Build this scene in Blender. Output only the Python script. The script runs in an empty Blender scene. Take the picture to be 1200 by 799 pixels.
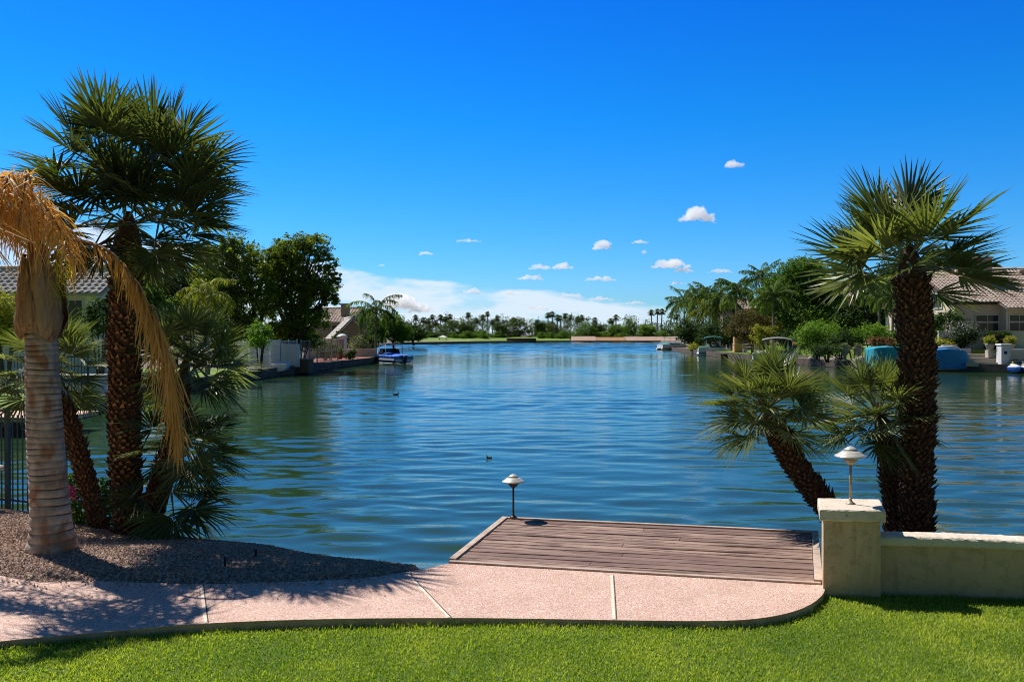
import bpy, math, random
import numpy as np
from mathutils import Vector

# ------------------------------------------------------------------ camera, sky, sun, exposure
SC = bpy.context.scene
COL = SC.collection
R = math.radians
CAMZ, FPX, HY = 2.45, 1000.0, 391.0
SUN_ELEV, SUN_AZ = R(52), R(-50)          # azimuth measured from +Y towards +X

cam = bpy.data.cameras.new('camera')
cam.lens, cam.sensor_width = 30.0, 36.0
cam.clip_start, cam.clip_end = 0.1, 6000
camo = bpy.data.objects.new('camera', cam)
camo.location = (0, 0, CAMZ)
camo.rotation_euler = (R(90) - math.atan((399.5 - HY) / FPX), 0, 0)
COL.objects.link(camo)
SC.camera = camo

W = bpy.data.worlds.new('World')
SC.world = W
W.use_nodes = True


def make_world():
    nt = W.node_tree
    nt.nodes.clear()
    N, L = nt.nodes.new, nt.links.new
    sky = N('ShaderNodeTexSky')
    sky.sky_type = 'NISHITA'
    sky.sun_disc = False
    sky.sun_elevation, sky.sun_rotation = SUN_ELEV, SUN_AZ
    sky.altitude, sky.air_density, sky.dust_density, sky.ozone_density = 300, 1.0, 0.2, 3.0
    hs = N('ShaderNodeHueSaturation')
    hs.inputs['Hue'].default_value = 0.492
    hs.inputs['Saturation'].default_value = 1.33
    hs.inputs['Value'].default_value = 1.0
    L(sky.outputs[0], hs.inputs['Color'])
    # polarised desert sky: deep blue above a paler horizon; overhead dimmed to weaken shade fill
    tg = N('ShaderNodeTexCoord')
    sg = N('ShaderNodeSeparateXYZ')
    L(tg.outputs['Generated'], sg.inputs[0])
    cr = N('ShaderNodeValToRGB')
    L(sg.outputs[2], cr.inputs[0])
    stops = ((0.0, (.37, .70, 1.12)), (.05, (.36, .70, 1.12)), (.12, (.26, .72, 1.16)), (.24, (.10, .72, 1.25)), (.40, (.07, .60, 1.38)), (.62, (.30, .42, .55)), (1.0, (.32, .36, .42)))
    while len(cr.color_ramp.elements) < len(stops):
        cr.color_ramp.elements.new(.5)
    for e, (p_, c_) in zip(cr.color_ramp.elements, stops):
        e.position = p_
        e.color = (c_[0], c_[1], c_[2], 1)
    mu = N('ShaderNodeMix')
    mu.data_type = 'RGBA'
    mu.blend_type = 'MULTIPLY'
    mu.inputs['Factor'].default_value = 1
    L(hs.outputs[0], mu.inputs['A'])
    back = N('ShaderNodeMapRange')  # sky behind the camera greyed down to cut blue fill on shaded faces
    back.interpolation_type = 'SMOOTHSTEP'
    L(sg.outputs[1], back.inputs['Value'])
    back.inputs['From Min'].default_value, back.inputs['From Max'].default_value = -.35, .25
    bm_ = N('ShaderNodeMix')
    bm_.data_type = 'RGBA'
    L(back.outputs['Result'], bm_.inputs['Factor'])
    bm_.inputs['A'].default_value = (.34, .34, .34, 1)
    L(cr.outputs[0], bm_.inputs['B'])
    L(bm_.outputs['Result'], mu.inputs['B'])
    # thin veil of high cloud low over the far shore
    tc = N('ShaderNodeTexCoord')
    sep = N('ShaderNodeSeparateXYZ')
    L(tc.outputs['Generated'], sep.inputs[0])

    def M(op, a, b=None, c=None):
        n = N('ShaderNodeMath')
        n.operation = op
        for i, v in enumerate((a, b, c)):
            if v is None:
                continue
            if isinstance(v, (int, float)):
                n.inputs[i].default_value = v
            else:
                L(v, n.inputs[i])
        return n.outputs[0]

    def ramp(v, a, b, lo=0.0, hi=1.0):
        n = N('ShaderNodeMapRange')
        n.interpolation_type = 'SMOOTHSTEP'
        L(v, n.inputs['Value'])
        n.inputs['From Min'].default_value, n.inputs['From Max'].default_value = a, b
        n.inputs['To Min'].default_value, n.inputs['To Max'].default_value = lo, hi
        return n.outputs['Result']
    az = M('ARCTAN2', sep.outputs[0], sep.outputs[1])
    el = M('ARCSINE', sep.outputs[2])
    mp = N('ShaderNodeMapping')
    mp.inputs['Scale'].default_value = (8, 8, 30)
    L(tc.outputs['Generated'], mp.inputs[0])
    ns = N('ShaderNodeTexNoise')
    ns.inputs['Scale'].default_value = 1.6
    ns.inputs['Detail'].default_value = 7
    ns.inputs['Roughness'].default_value = 0.55
    L(mp.outputs[0], ns.inputs['Vector'])
    nf = ns.outputs['Fac']
    top = M('ADD', M('MULTIPLY', az, -0.13), 0.052)        # upper edge falls to the right
    d = M('ADD', M('SUBTRACT', top, el), M('MULTIPLY', M('SUBTRACT', nf, 0.5), 0.03))
    m1 = ramp(d, -0.001, 0.007)
    m1 = M('MULTIPLY', m1, ramp(az, 0.12, 0.24, 1.0, 0.0))
    m1 = M('MULTIPLY', m1, ramp(az, -0.8, -0.4, 0.0, 1.0))
    m1 = M('MULTIPLY', m1, ramp(el, -0.01, 0.004))
    m1 = M('MULTIPLY', m1, ramp(nf, 0.36, 0.56, 0.35, 1.0))
    m1 = M('MULTIPLY', m1, 0.76)
    mix = N('ShaderNodeMix')
    mix.data_type = 'RGBA'
    L(m1, mix.inputs['Factor'])
    L(mu.outputs['Result'], mix.inputs['A'])
    mix.inputs['B'].default_value = (6.6, 7.2, 8.2, 1)
    bg = N('ShaderNodeBackground')
    bg.inputs['Strength'].default_value = 0.10
    L(mix.outputs['Result'], bg.inputs['Color'])
    out = N('ShaderNodeOutputWorld')
    L(bg.outputs[0], out.inputs[0])


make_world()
sl = bpy.data.lights.new('sun', 'SUN')
sl.energy, sl.angle, sl.color = 4.6, R(0.5), (1.0, 0.965, 0.90)
so = bpy.data.objects.new('sun', sl)
sdir = Vector((math.sin(SUN_AZ) * math.cos(SUN_ELEV), math.cos(SUN_AZ) * math.cos(SUN_ELEV), math.sin(SUN_ELEV)))
so.rotation_euler = sdir.to_track_quat('Z', 'Y').to_euler()
so.location = (-20, 20, 30)
COL.objects.link(so)

SC.view_settings.view_transform = 'Standard'
SC.view_settings.look = 'None'
SC.view_settings.gamma = 1
SC.view_settings.use_curve_mapping = False
SC.view_settings.exposure = 0.35
SC.render.engine = 'CYCLES'
SC.cycles.use_denoising = True
SC.cycles.denoising_prefilter = 'ACCURATE'
SC.cycles.pixel_filter_type = 'BLACKMAN_HARRIS'
SC.cycles.filter_width = 1.05
SC.cycles.max_bounces = 34
SC.cycles.diffuse_bounces = 3
SC.cycles.glossy_bounces = 3
SC.cycles.transmission_bounces = 4
SC.cycles.transparent_max_bounces = 12
SC.cycles.volume_bounces = 32
SC.cycles.sample_clamp_indirect = 8

# ------------------------------------------------------------------ helpers
WZ = -0.55                                   # water level


def gx(px, y):
    return (px - 600) / FPX * y


def gz(py, y):
    return CAMZ - (py - HY) / FPX * y


def P(px, py, y):
    return np.array((gx(px, y), y, gz(py, y)))


def G(px, py, z=0.0):
    y = (CAMZ - z) * FPX / (py - HY)
    return np.array((gx(px, y), y, z))


def unit(v):
    v = np.asarray(v, float)
    n = np.linalg.norm(v, axis=-1, keepdims=True)
    return v / np.where(n < 1e-9, 1, n)


def crom(pts, n=8, closed=False):
    p = np.asarray(pts, float)
    out = []
    m = len(p)
    rng = range(m) if closed else range(m - 1)
    for i in rng:
        if closed:
            a, b, c, d = p[(i - 1) % m], p[i], p[(i + 1) % m], p[(i + 2) % m]
        else:
            a, b, c, d = p[max(i - 1, 0)], p[i], p[i + 1], p[min(i + 2, m - 1)]
        for k in range(n):
            t = k / n
            out.append(0.5 * ((2 * b) + (c - a) * t + (2 * a - 5 * b + 4 * c - d) * t * t + (3 * b - a - 3 * c + d) * t ** 3))
    if not closed:
        out.append(p[-1])
    return np.array(out)


class MB:
    """collects shapes into one mesh"""

    def __init__(self):
        self.V, self.F, self.T, self.n = [], [], [], 0

    def add(self, V, F, tint=0.0):
        V = np.asarray(V, float).reshape(-1, 3)
        self.V.append(V)
        self.T.append(np.broadcast_to(np.asarray(tint, float), (len(V),)).copy())
        if isinstance(F, np.ndarray):
            self.F.append(F.astype(np.int64) + self.n)
        else:
            bylen = {}
            for f in F:
                bylen.setdefault(len(f), []).append(f)
            for f in bylen.values():
                self.F.append(np.array(f, np.int64) + self.n)
        self.n += len(V)
        return self

    def box(self, c, s, rz=0.0, tint=0.0, taper=1.0, bev=0.0):
        c = np.asarray(c, float)
        hx, hy, hz = np.asarray(s, float) / 2
        if bev > 0:
            b = min(bev, hx * .9, hy * .9, hz * .9)
            rings = []
            for z, i in ((-hz, b), (-hz + b, 0), (hz - b, 0), (hz, b)):
                x, y = hx - i, hy - i
                k = b if i == 0 else 0
                rings.append([(x, -y + k, z), (x, y - k, z), (x - k, y, z), (-x + k, y, z), (-x, y - k, z), (-x, -y + k, z), (-x + k, -y, z), (x - k, -y, z)])
            V = np.array(rings).reshape(-1, 3)
            F = [list(range(7, -1, -1)), list(range(24, 32))]
            for r in range(3):
                for k in range(8):
                    a, d = r * 8 + k, r * 8 + (k + 1) % 8
                    F.append([a, d, d + 8, a + 8])
        else:
            V = np.array([(x * hx * (taper if z > 0 else 1), y * hy * (taper if z > 0 else 1), z * hz)
                          for z in (-1, 1) for x, y in ((-1, -1), (1, -1), (1, 1), (-1, 1))])
            F = [[3, 2, 1, 0], [4, 5, 6, 7], [0, 1, 5, 4], [1, 2, 6, 5], [2, 3, 7, 6], [3, 0, 4, 7]]
        ca, sa = math.cos(rz), math.sin(rz)
        Vr = V.copy()
        Vr[:, 0] = V[:, 0] * ca - V[:, 1] * sa
        Vr[:, 1] = V[:, 0] * sa + V[:, 1] * ca
        return self.add(Vr + c, F, tint)

    def bar(self, p, q, w, h, tint=0.0, up=(0, 0, 1)):
        p, q = np.asarray(p, float), np.asarray(q, float)
        d = unit(q - p)
        s = np.cross(d, np.asarray(up, float))
        if np.linalg.norm(s) < 1e-6:
            s = np.array((1., 0, 0))
        s = unit(s)
        u = np.cross(s, d)
        V = [e + s * a * w / 2 + u * b * h / 2 for e in (p, q) for a, b in ((-1, -1), (1, -1), (1, 1), (-1, 1))]
        F = [[3, 2, 1, 0], [4, 5, 6, 7], [0, 1, 5, 4], [1, 2, 6, 5], [2, 3, 7, 6], [3, 0, 4, 7]]
        return self.add(V, F, tint)

    def tube(self, path, rad, n=10, tint=0.0, cap=True):
        path = np.asarray(path, float)
        rad = np.broadcast_to(np.asarray(rad, float), (len(path),))
        t = unit(np.gradient(path, axis=0))
        ref = np.array((1., 0, 0)) if abs(t[0][0]) < 0.8 else np.array((0, 1., 0))
        rings = []
        for i in range(len(path)):
            s = unit(np.cross(t[i], ref))
            u = np.cross(s, t[i])
            ref = unit(-np.cross(t[i], s)) if False else ref
            a = np.arange(n) * 2 * math.pi / n
            rings.append(path[i] + rad[i] * (np.cos(a)[:, None] * s + np.sin(a)[:, None] * u))
        V = np.concatenate(rings)
        m = len(path)
        i, k = np.meshgrid(np.arange(m - 1), np.arange(n), indexing='ij')
        a = i * n + k
        b = i * n + (k + 1) % n
        F = np.stack([a, b, b + n, a + n], -1).reshape(-1, 4)
        n0 = self.n
        tt = np.repeat(np.asarray(tint, float), n) if np.ndim(tint) else tint
        self.add(V, F, tt)
        if cap:
            self.F.append(np.array([list(range(n))[::-1]]) + n0)
            self.F.append(np.array([list(range((m - 1) * n, m * n))]) + n0)
        return self

    def lathe(self, prof, c=(0, 0, 0), n=24, tint=0.0):
        """profile of (radius, height)"""
        c = np.asarray(c, float)
        a = np.arange(n) * 2 * math.pi / n
        V = np.concatenate([np.stack([r * np.cos(a), r * np.sin(a), np.full(n, z)], -1) for r, z in prof]) + c
        m = len(prof)
        i, k = np.meshgrid(np.arange(m - 1), np.arange(n), indexing='ij')
        A = i * n + k
        B = i * n + (k + 1) % n
        F = np.stack([A, B, B + n, A + n], -1).reshape(-1, 4)
        n0 = self.n
        self.add(V, F, np.repeat(tint, n) if np.ndim(tint) else tint)
        self.F.append(np.array([list(range(n))[::-1]]) + n0)
        self.F.append(np.array([list(range((m - 1) * n, m * n))]) + n0)
        return self

    def prism(self, poly, z0, z1, tint=0.0):
        p = np.asarray(poly, float)[:, :2]
        n = len(p)
        z0 = np.broadcast_to(np.asarray(z0, float), (n,))
        z1 = np.broadcast_to(np.asarray(z1, float), (n,))
        if np.sum(p[:, 0] * np.roll(p[:, 1], -1) - p[:, 1] * np.roll(p[:, 0], -1)) < 0:
            p, z0, z1 = p[::-1], z0[::-1], z1[::-1]
        V = np.concatenate([np.c_[p, z0], np.c_[p, z1]])
        F = [list(range(n))[::-1], list(range(n, 2 * n))] + [[i, (i + 1) % n, (i + 1) % n + n, i + n] for i in range(n)]
        return self.add(V, F, tint)

    def grid(self, V, tint=0.0):
        """V of shape (a, b, 3)"""
        a, b = V.shape[:2]
        i, k = np.meshgrid(np.arange(a - 1), np.arange(b - 1), indexing='ij')
        A = i * b + k
        F = np.stack([A, A + 1, A + b + 1, A + b], -1).reshape(-1, 4)
        return self.add(V.reshape(-1, 3), F, tint)

    def build(self, name, mat, parent=None, smooth=False, off=None):
        me = bpy.data.meshes.new(name)
        V = np.concatenate(self.V) if self.V else np.zeros((0, 3))
        if off is not None:
            V = V - np.asarray(off, float)
        me.vertices.add(len(V))
        me.vertices.foreach_set('co', V.astype(np.float32).ravel())
        sizes = np.concatenate([np.full(len(f), f.shape[1]) for f in self.F])
        loops = np.concatenate([f.ravel() for f in self.F])
        me.loops.add(len(loops))
        me.loops.foreach_set('vertex_index', loops.astype(np.int32))
        me.polygons.add(len(sizes))
        st = np.concatenate([[0], np.cumsum(sizes)[:-1]])
        me.polygons.foreach_set('loop_start', st.astype(np.int32))
        me.polygons.foreach_set('use_smooth', np.full(len(sizes), bool(smooth)))
        at = me.attributes.new('tint', 'FLOAT', 'POINT')
        at.data.foreach_set('value', np.concatenate(self.T).astype(np.float32))
        me.update(calc_edges=True)
        me.validate()
        me.materials.append(mat)
        o = bpy.data.objects.new(name, me)
        COL.objects.link(o)
        if parent is not None:
            o.parent = parent
        return o


def tag(o, label=None, cat=None, group=None, kind=None):
    if label:
        o['label'] = label
    if cat:
        o['category'] = cat
    if group:
        o['group'] = group
    if kind:
        o['kind'] = kind
    return o


def thing(name, label, cat, loc=(0, 0, 0), group=None, rz=0.0):
    o = bpy.data.objects.new(name, None)
    o.empty_display_size = 0.2
    COL.objects.link(o)
    o.location = loc
    o.rotation_euler = (0, 0, rz)
    return tag(o, label, cat, group)


def copy_tree(src, parent=None):
    c = src.copy()
    COL.objects.link(c)
    if parent is not None:
        c.parent = parent
    for ch in list(src.children):
        copy_tree(ch, c)
    return c


# ------------------------------------------------------------------ materials
def nodes(name):
    m = bpy.data.materials.new(name)
    m.use_nodes = True
    nt = m.node_tree
    nt.nodes.clear()
    return m, nt


def col4(c):
    return (c[0], c[1], c[2], 1)


def rmix(nt, fac, a, b, blend='MIX'):
    n = nt.nodes.new('ShaderNodeMix')
    n.data_type = 'RGBA'
    n.blend_type = blend
    for v, k in ((fac, 'Factor'), (a, 'A'), (b, 'B')):
        if isinstance(v, (int, float)):
            n.inputs[k].default_value = v
        elif isinstance(v, tuple):
            n.inputs[k].default_value = col4(v)
        else:
            nt.links.new(v, n.inputs[k])
    return n.outputs['Result']


def noise(nt, scale, detail=4, rough=0.55, stretch=None, coord='Object'):
    tc = nt.nodes.new('ShaderNodeTexCoord')
    src = tc.outputs[coord]
    if stretch:
        mp = nt.nodes.new('ShaderNodeMapping')
        if len(stretch) == 4:                       # turned into the grain first, then stretched
            mp.vector_type = 'TEXTURE'
            mp.inputs['Rotation'].default_value = (0, 0, stretch[3])
            mp.inputs['Scale'].default_value = [1 / k for k in stretch[:3]]
        else:
            mp.inputs['Scale'].default_value = stretch
        nt.links.new(src, mp.inputs[0])
        src = mp.outputs[0]
    n = nt.nodes.new('ShaderNodeTexNoise')
    n.inputs['Scale'].default_value = scale
    n.inputs['Detail'].default_value = detail
    n.inputs['Roughness'].default_value = rough
    nt.links.new(src, n.inputs['Vector'])
    return n.outputs['Fac']


def cramp(nt, v, a, b):
    n = nt.nodes.new('ShaderNodeMapRange')
    nt.links.new(v, n.inputs['Value'])
    n.inputs['From Min'].default_value, n.inputs['From Max'].default_value = a, b
    return n.outputs['Result']


def pmat(name, c1, c2=None, scale=6.0, lo=0.35, hi=0.65, rough=0.7, bump=0.0, bscale=40.0, spec=0.4, metal=0.0,
         stretch=None, tint=None, spots=None, fine=None, bdist=0.01):
    """two-tone noise colour, optional tint attribute colour, optional stains, optional bump"""
    m, nt = nodes(name)
    N, L = nt.nodes.new, nt.links.new
    b = N('ShaderNodeBsdfPrincipled')
    out = N('ShaderNodeOutputMaterial')
    L(b.outputs[0], out.inputs[0])
    b.inputs['Roughness'].default_value = rough
    b.inputs['Metallic'].default_value = metal
    b.inputs['Specular IOR Level'].default_value = spec
    c = c1
    if c2 is not None:
        c = rmix(nt, cramp(nt, noise(nt, scale, 5, 0.6, stretch), lo, hi), c1, c2)
    if fine is not None:
        c = rmix(nt, cramp(nt, noise(nt, fine[1], 2, 0.6, stretch), 0.52, 0.62), c, fine[0])
    if spots is not None:
        c = rmix(nt, cramp(nt, noise(nt, spots[1], 4, 0.7, spots[3] if len(spots) > 3 else None), spots[2], spots[2] + 0.1), c, spots[0])
    if tint is not None:
        a = N('ShaderNodeAttribute')
        a.attribute_name = 'tint'
        c = rmix(nt, a.outputs['Fac'], c, tint)
    if isinstance(c, tuple):
        b.inputs['Base Color'].default_value = col4(c)
    else:
        L(c, b.inputs['Base Color'])
    if bump > 0:
        bn = N('ShaderNodeBump')
        bn.inputs['Strength'].default_value = bump
        bn.inputs['Distance'].default_value = bdist
        L(noise(nt, bscale, 4, 0.6, stretch), bn.inputs['Height'])
        L(bn.outputs[0], b.inputs['Normal'])
    return m


def leafmat(name, c1, c2, transl=0.3, rough=0.5, spec=0.4, tcol=None):
    m, nt = nodes(name)
    N, L = nt.nodes.new, nt.links.new
    a = N('ShaderNodeAttribute')
    a.attribute_name = 'tint'
    c = rmix(nt, a.outputs['Fac'], c1, c2)
    b = N('ShaderNodeBsdfPrincipled')
    b.inputs['Roughness'].default_value = rough
    b.inputs['Specular IOR Level'].default_value = spec
    L(c, b.inputs['Base Color'])
    t = N('ShaderNodeBsdfTranslucent')
    tc = rmix(nt, 1.0, c, tcol or (1.5, 1.6, 0.5), 'MULTIPLY')
    L(tc, t.inputs['Color'])
    mx = N('ShaderNodeMixShader')
    mx.inputs[0].default_value = transl
    L(b.outputs[0], mx.inputs[1])
    L(t.outputs[0], mx.inputs[2])
    out = N('ShaderNodeOutputMaterial')
    L(mx.outputs[0], out.inputs[0])
    return m


def watermat():
    m, nt = nodes('lake_water')
    N, L = nt.nodes.new, nt.links.new
    b = N('ShaderNodeBsdfPrincipled')
    b.inputs['Base Color'].default_value = (0.024, 0.060, 0.022, 1)
    b.inputs['Roughness'].default_value = 0.04
    b.inputs['IOR'].default_value = 1.333
    b.inputs['Specular IOR Level'].default_value = 0.5
    bn = N('ShaderNodeBump')
    bn.inputs['Distance'].default_value = 0.10
    tc = N('ShaderNodeTexCoord')
    sp = N('ShaderNodeSeparateXYZ')
    L(tc.outputs['Object'], sp.inputs[0])
    wr = N('ShaderNodeValToRGB')
    mr = N('ShaderNodeMapRange')
    L(sp.outputs[1], mr.inputs['Value'])
    mr.inputs['From Max'].default_value = 300
    L(mr.outputs['Result'], wr.inputs[0])
    st_ = ((0.0, .17), (.10, .15), (.22, .11), (.40, .14), (.58, .7), (1.0, .8))
    while len(wr.color_ramp.elements) < len(st_):
        wr.color_ramp.elements.new(.5)
    for e, (p_, v_) in zip(wr.color_ramp.elements, st_):
        e.position = p_
        e.color = (v_, v_, v_, 1)
    wn = noise(nt, .035, 3, .5, (.25, 1.0, 1.0))
    ml = N('ShaderNodeMath')
    ml.operation = 'MULTIPLY'
    L(wr.outputs[0], ml.inputs[0])
    L(cramp(nt, wn, .2, .65), ml.inputs[1])
    L(ml.outputs[0], bn.inputs['Strength'])
    f1 = noise(nt, 2.2, 5, 0.68, (0.4, 1.0, 1.0))
    L(f1, bn.inputs['Height'])
    L(bn.outputs[0], b.inputs['Normal'])
    out = N('ShaderNodeOutputMaterial')
    L(b.outputs[0], out.inputs[0])
    return m


def pathmat():
    m, nt = nodes('exposed_aggregate')
    N, L = nt.nodes.new, nt.links.new
    b = N('ShaderNodeBsdfPrincipled')
    b.inputs['Roughness'].default_value = 0.85
    b.inputs['Specular IOR Level'].default_value = 0.25
    tc = N('ShaderNodeTexCoord')
    v = N('ShaderNodeTexVoronoi')
    v.inputs['Scale'].default_value = 115
    L(tc.outputs['Object'], v.inputs['Vector'])
    rs = N('ShaderNodeSeparateColor')
    L(v.outputs['Color'], rs.inputs[0])
    c = rmix(nt, cramp(nt, noise(nt, 1.3, 4, 0.6), 0.35, 0.65), (0.61, 0.375, 0.285), (0.68, 0.45, 0.35))
    c = rmix(nt, cramp(nt, rs.outputs[0], 0.80, 0.9), c, (0.34, 0.20, 0.15))
    c = rmix(nt, cramp(nt, rs.outputs[1], 0.86, 0.92), c, (0.80, 0.70, 0.62))
    c = rmix(nt, cramp(nt, noise(nt, 2.2, 6, 0.72), 0.54, 0.74), c, (0.43, 0.275, 0.215))
    L(c, b.inputs['Base Color'])
    bn = N('ShaderNodeBump')
    bn.inputs['Strength'].default_value = 0.5
    bn.inputs['Distance'].default_value = 0.006
    L(v.outputs['Distance'], bn.inputs['Height'])
    L(bn.outputs[0], b.inputs['Normal'])
    out = N('ShaderNodeOutputMaterial')
    L(b.outputs[0], out.inputs[0])
    return m


M = {}
M['water'] = watermat()
M['path'] = pathmat()
M['path_edge'] = pmat('path_edge', (0.60, 0.43, 0.32), (0.38, 0.265, 0.19), 5, rough=.9, bump=.6, bscale=60)
M['joint'] = pmat('joint', (0.82, 0.70, 0.56), (0.66, 0.54, 0.42), 12, rough=.9)
M['soil'] = pmat('soil', (0.12, 0.085, 0.06), (0.18, 0.13, 0.10), 3, rough=.95)
M['gravel'] = pmat('gravel_bed', (0.30, 0.20, 0.145), (0.44, 0.31, 0.24), 9, rough=.95, bump=1.0, bscale=45, bdist=.03, fine=((0.12, 0.08, 0.07), 60))
M['pebble'] = leafmat('pebbles', (0.27, 0.17, 0.115), (0.60, 0.44, 0.35), 0.0, .9, .2)
M['lawn'] = pmat('lawn_soil', (0.06, 0.12, 0.012), (0.11, 0.15, 0.022), 5, rough=.95, bump=.6, bscale=90)
M['grass'] = leafmat('grass_blades', (0.155, 0.26, 0.02), (0.54, 0.57, 0.11), 0.42, .55, .3)
M['farlawn'] = pmat('far_lawn', (0.13, 0.21, 0.02), (0.17, 0.25, 0.03), .3, rough=.95)
M['earth'] = pmat('bank_earth', (0.13, 0.105, 0.07), (0.21, 0.17, 0.12), .5, rough=.95)
M['beach'] = pmat('beach_sand', (0.45, 0.36, 0.27), (0.36, 0.28, 0.2), .5, rough=.95)
M['seawall'] = pmat('seawall', (0.075, 0.055, 0.04), (0.13, 0.10, 0.075), 1.5, rough=.9, bump=.4, bscale=8)
M['brickpave'] = pmat('brick_paving', (0.30, 0.10, 0.065), (0.38, 0.15, 0.10), 4, rough=.9, bump=.5, bscale=20)
M['stucco'] = pmat('stucco', (0.66, 0.475, 0.30), (0.57, 0.40, 0.245), 2.2, rough=.92, bump=.55, bscale=70, spots=((0.47, 0.33, 0.20), 2.6, .60, (2.4, 2.4, .4)), fine=((0.52, 0.37, 0.23), 11), bdist=.02)
M['stuccocap'] = pmat('stucco_cap', (0.74, 0.64, 0.52), (0.64, 0.53, 0.41), 4, rough=.9, bump=.6, bscale=55, spots=((0.22, 0.17, 0.12), 13, .66), bdist=.012)
M['plank'] = pmat('weathered_plank', (0.46, 0.315, 0.235), (0.31, 0.195, 0.14), 2.5, rough=.8, bump=.4, bscale=26, spots=((0.10, 0.048, 0.032), 1.5, .475, (.8, 9, 1, R(-12.2))), tint=(0.19, 0.11, 0.085), stretch=(1, 16, 1, R(-12.2)))
M['trimboard'] = pmat('trim_board', (0.56, 0.43, 0.34), (0.40, 0.28, 0.21), 6, rough=.8, bump=.4, bscale=40)
M['darkwood'] = pmat('dark_timber', (0.05, 0.035, 0.025), (0.09, 0.06, 0.045), 6, rough=.9)
M['lampmetal'] = pmat('lamp_paint', (0.66, 0.62, 0.54), (0.58, 0.54, 0.46), 20, rough=.35, spec=.5, metal=.2)
M['lampdark'] = pmat('lamp_bronze', (0.055, 0.04, 0.03), (0.09, 0.06, 0.045), 20, rough=.45, metal=.5)
M['lampstem'] = pmat('lamp_stem_tan', (0.45, 0.38, 0.28), (0.28, 0.2, 0.12), 25, rough=.5, metal=.3)
M['iron'] = pmat('fence_iron', (0.03, 0.055, 0.075), (0.02, 0.035, 0.05), 8, rough=.5, metal=.3)
M['fibretrunk'] = pmat('palm_fibre', (0.07, 0.034, 0.017), (0.13, 0.062, 0.028), 14, rough=.95, bump=.8, bscale=70, tint=(0.55, 0.26, 0.085))
M['fibretrunk_dark'] = pmat('palm_fibre_dark', (0.05, 0.026, 0.015), (0.095, 0.05, 0.026), 14, rough=.95, bump=.8, bscale=70, tint=(0.34, 0.17, 0.07))
M['ringtrunk'] = pmat('ringed_trunk', (0.52, 0.43, 0.35), (0.27, 0.205, 0.16), 7, rough=.9, bump=.6, bscale=30, tint=(0.07, 0.045, 0.03), fine=((0.30, 0.16, 0.085), 5), stretch=(1, 1, .6))
M['sheath'] = pmat('dry_sheath', (0.50, 0.29, 0.14), (0.16, 0.075, 0.035), 5, rough=.85, bump=.9, bscale=18, stretch=(6, 6, .7), tint=(0.46, 0.32, 0.19), bdist=.02)
M['deadfrond'] = leafmat('dead_frond', (0.56, 0.28, 0.045), (0.86, 0.61, 0.20), 0.38, .6, .3, (1.3, 1.05, .7))
M['fan'] = leafmat('fan_leaf', (0.046, 0.066, 0.022), (0.19, 0.215, 0.08), 0.32, .42, .4)
M['fanlight'] = leafmat('fan_leaf_light', (0.07, 0.095, 0.032), (0.28, 0.30, 0.12), 0.36, .42, .4)
M['petiole'] = pmat('petiole', (0.12, 0.17, 0.05), (0.2, 0.22, 0.08), 10, rough=.5)
M['pine'] = leafmat('pine_leaf', (0.055, 0.092, 0.014), (0.28, 0.32, 0.045), 0.5, .65, .15)
M['broad'] = leafmat('broad_leaf', (0.045, 0.105, 0.015), (0.16, 0.26, 0.035), 0.42, .65, .15)
M['dark'] = leafmat('dark_leaf', (0.022, 0.05, 0.014), (0.075, 0.12, 0.03), 0.3, .65, .15)
M['olive'] = leafmat('olive_leaf', (0.075, 0.06, 0.02), (0.15, 0.12, 0.04), 0.25, .65, .15)
M['bright'] = leafmat('bright_leaf', (0.10, 0.20, 0.02), (0.22, 0.34, 0.05), 0.35, .65, .15)
M['yellow'] = leafmat('yellow_leaf', (0.20, 0.22, 0.025), (0.42, 0.38, 0.06), 0.35, .65, .15)
M['queen'] = leafmat('queen_leaf', (0.04, 0.085, 0.018), (0.15, 0.21, 0.045), 0.38, .65, .15)
M['farleaf'] = leafmat('far_leaf', (0.03, 0.06, 0.018), (0.11, 0.16, 0.032), 0.38, .65, .15)
M['variegated'] = leafmat('variegated_leaf', (0.06, 0.09, 0.03), (0.30, 0.31, 0.20), 0.25, .65, .15)
M['whiteflower'] = leafmat('white_flower', (0.02, 0.03, 0.015), (0.55, 0.52, 0.5), 0.1, .6, .3)
M['redflower'] = leafmat('red_bush', (0.10, 0.08, 0.03), (0.35, 0.13, 0.06), 0.2, .6, .3)
M['pink'] = leafmat('pink_flower', (0.55, 0.05, 0.22), (0.75, 0.14, 0.42), 0.35, .6, .3, (1.2, 1, 1.1))
M['bark'] = pmat('bark', (0.05, 0.035, 0.025), (0.09, 0.065, 0.045), 6, rough=.95, bump=.6, bscale=12)
M['palebark'] = pmat('pale_bark', (0.19, 0.15, 0.12), (0.28, 0.23, 0.19), 4, rough=.9)
M['thatch'] = pmat('thatch', (0.12, 0.08, 0.045), (0.18, 0.12, 0.07), 5, rough=.95)
M['tile'] = pmat('roof_tile', (0.58, 0.43, 0.34), (0.46, 0.32, 0.245), 1.6, rough=.85, tint=(0.70, 0.57, 0.47), fine=((0.38, 0.255, 0.195), 5))
M['tilepale'] = pmat('roof_tile_pale', (0.52, 0.46, 0.40), (0.40, 0.34, 0.29), 2, rough=.85, tint=(0.6, 0.55, 0.49))
M['wallcream'] = pmat('wall_cream', (0.70, 0.58, 0.43), (0.64, 0.52, 0.385), .7, rough=.9)
M['wallpink'] = pmat('wall_pinkish', (0.50, 0.37, 0.29), (0.45, 0.33, 0.26), .7, rough=.9)
M['wallwhite'] = pmat('wall_white', (0.72, 0.70, 0.68), (0.64, 0.62, 0.60), .7, rough=.9)
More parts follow.
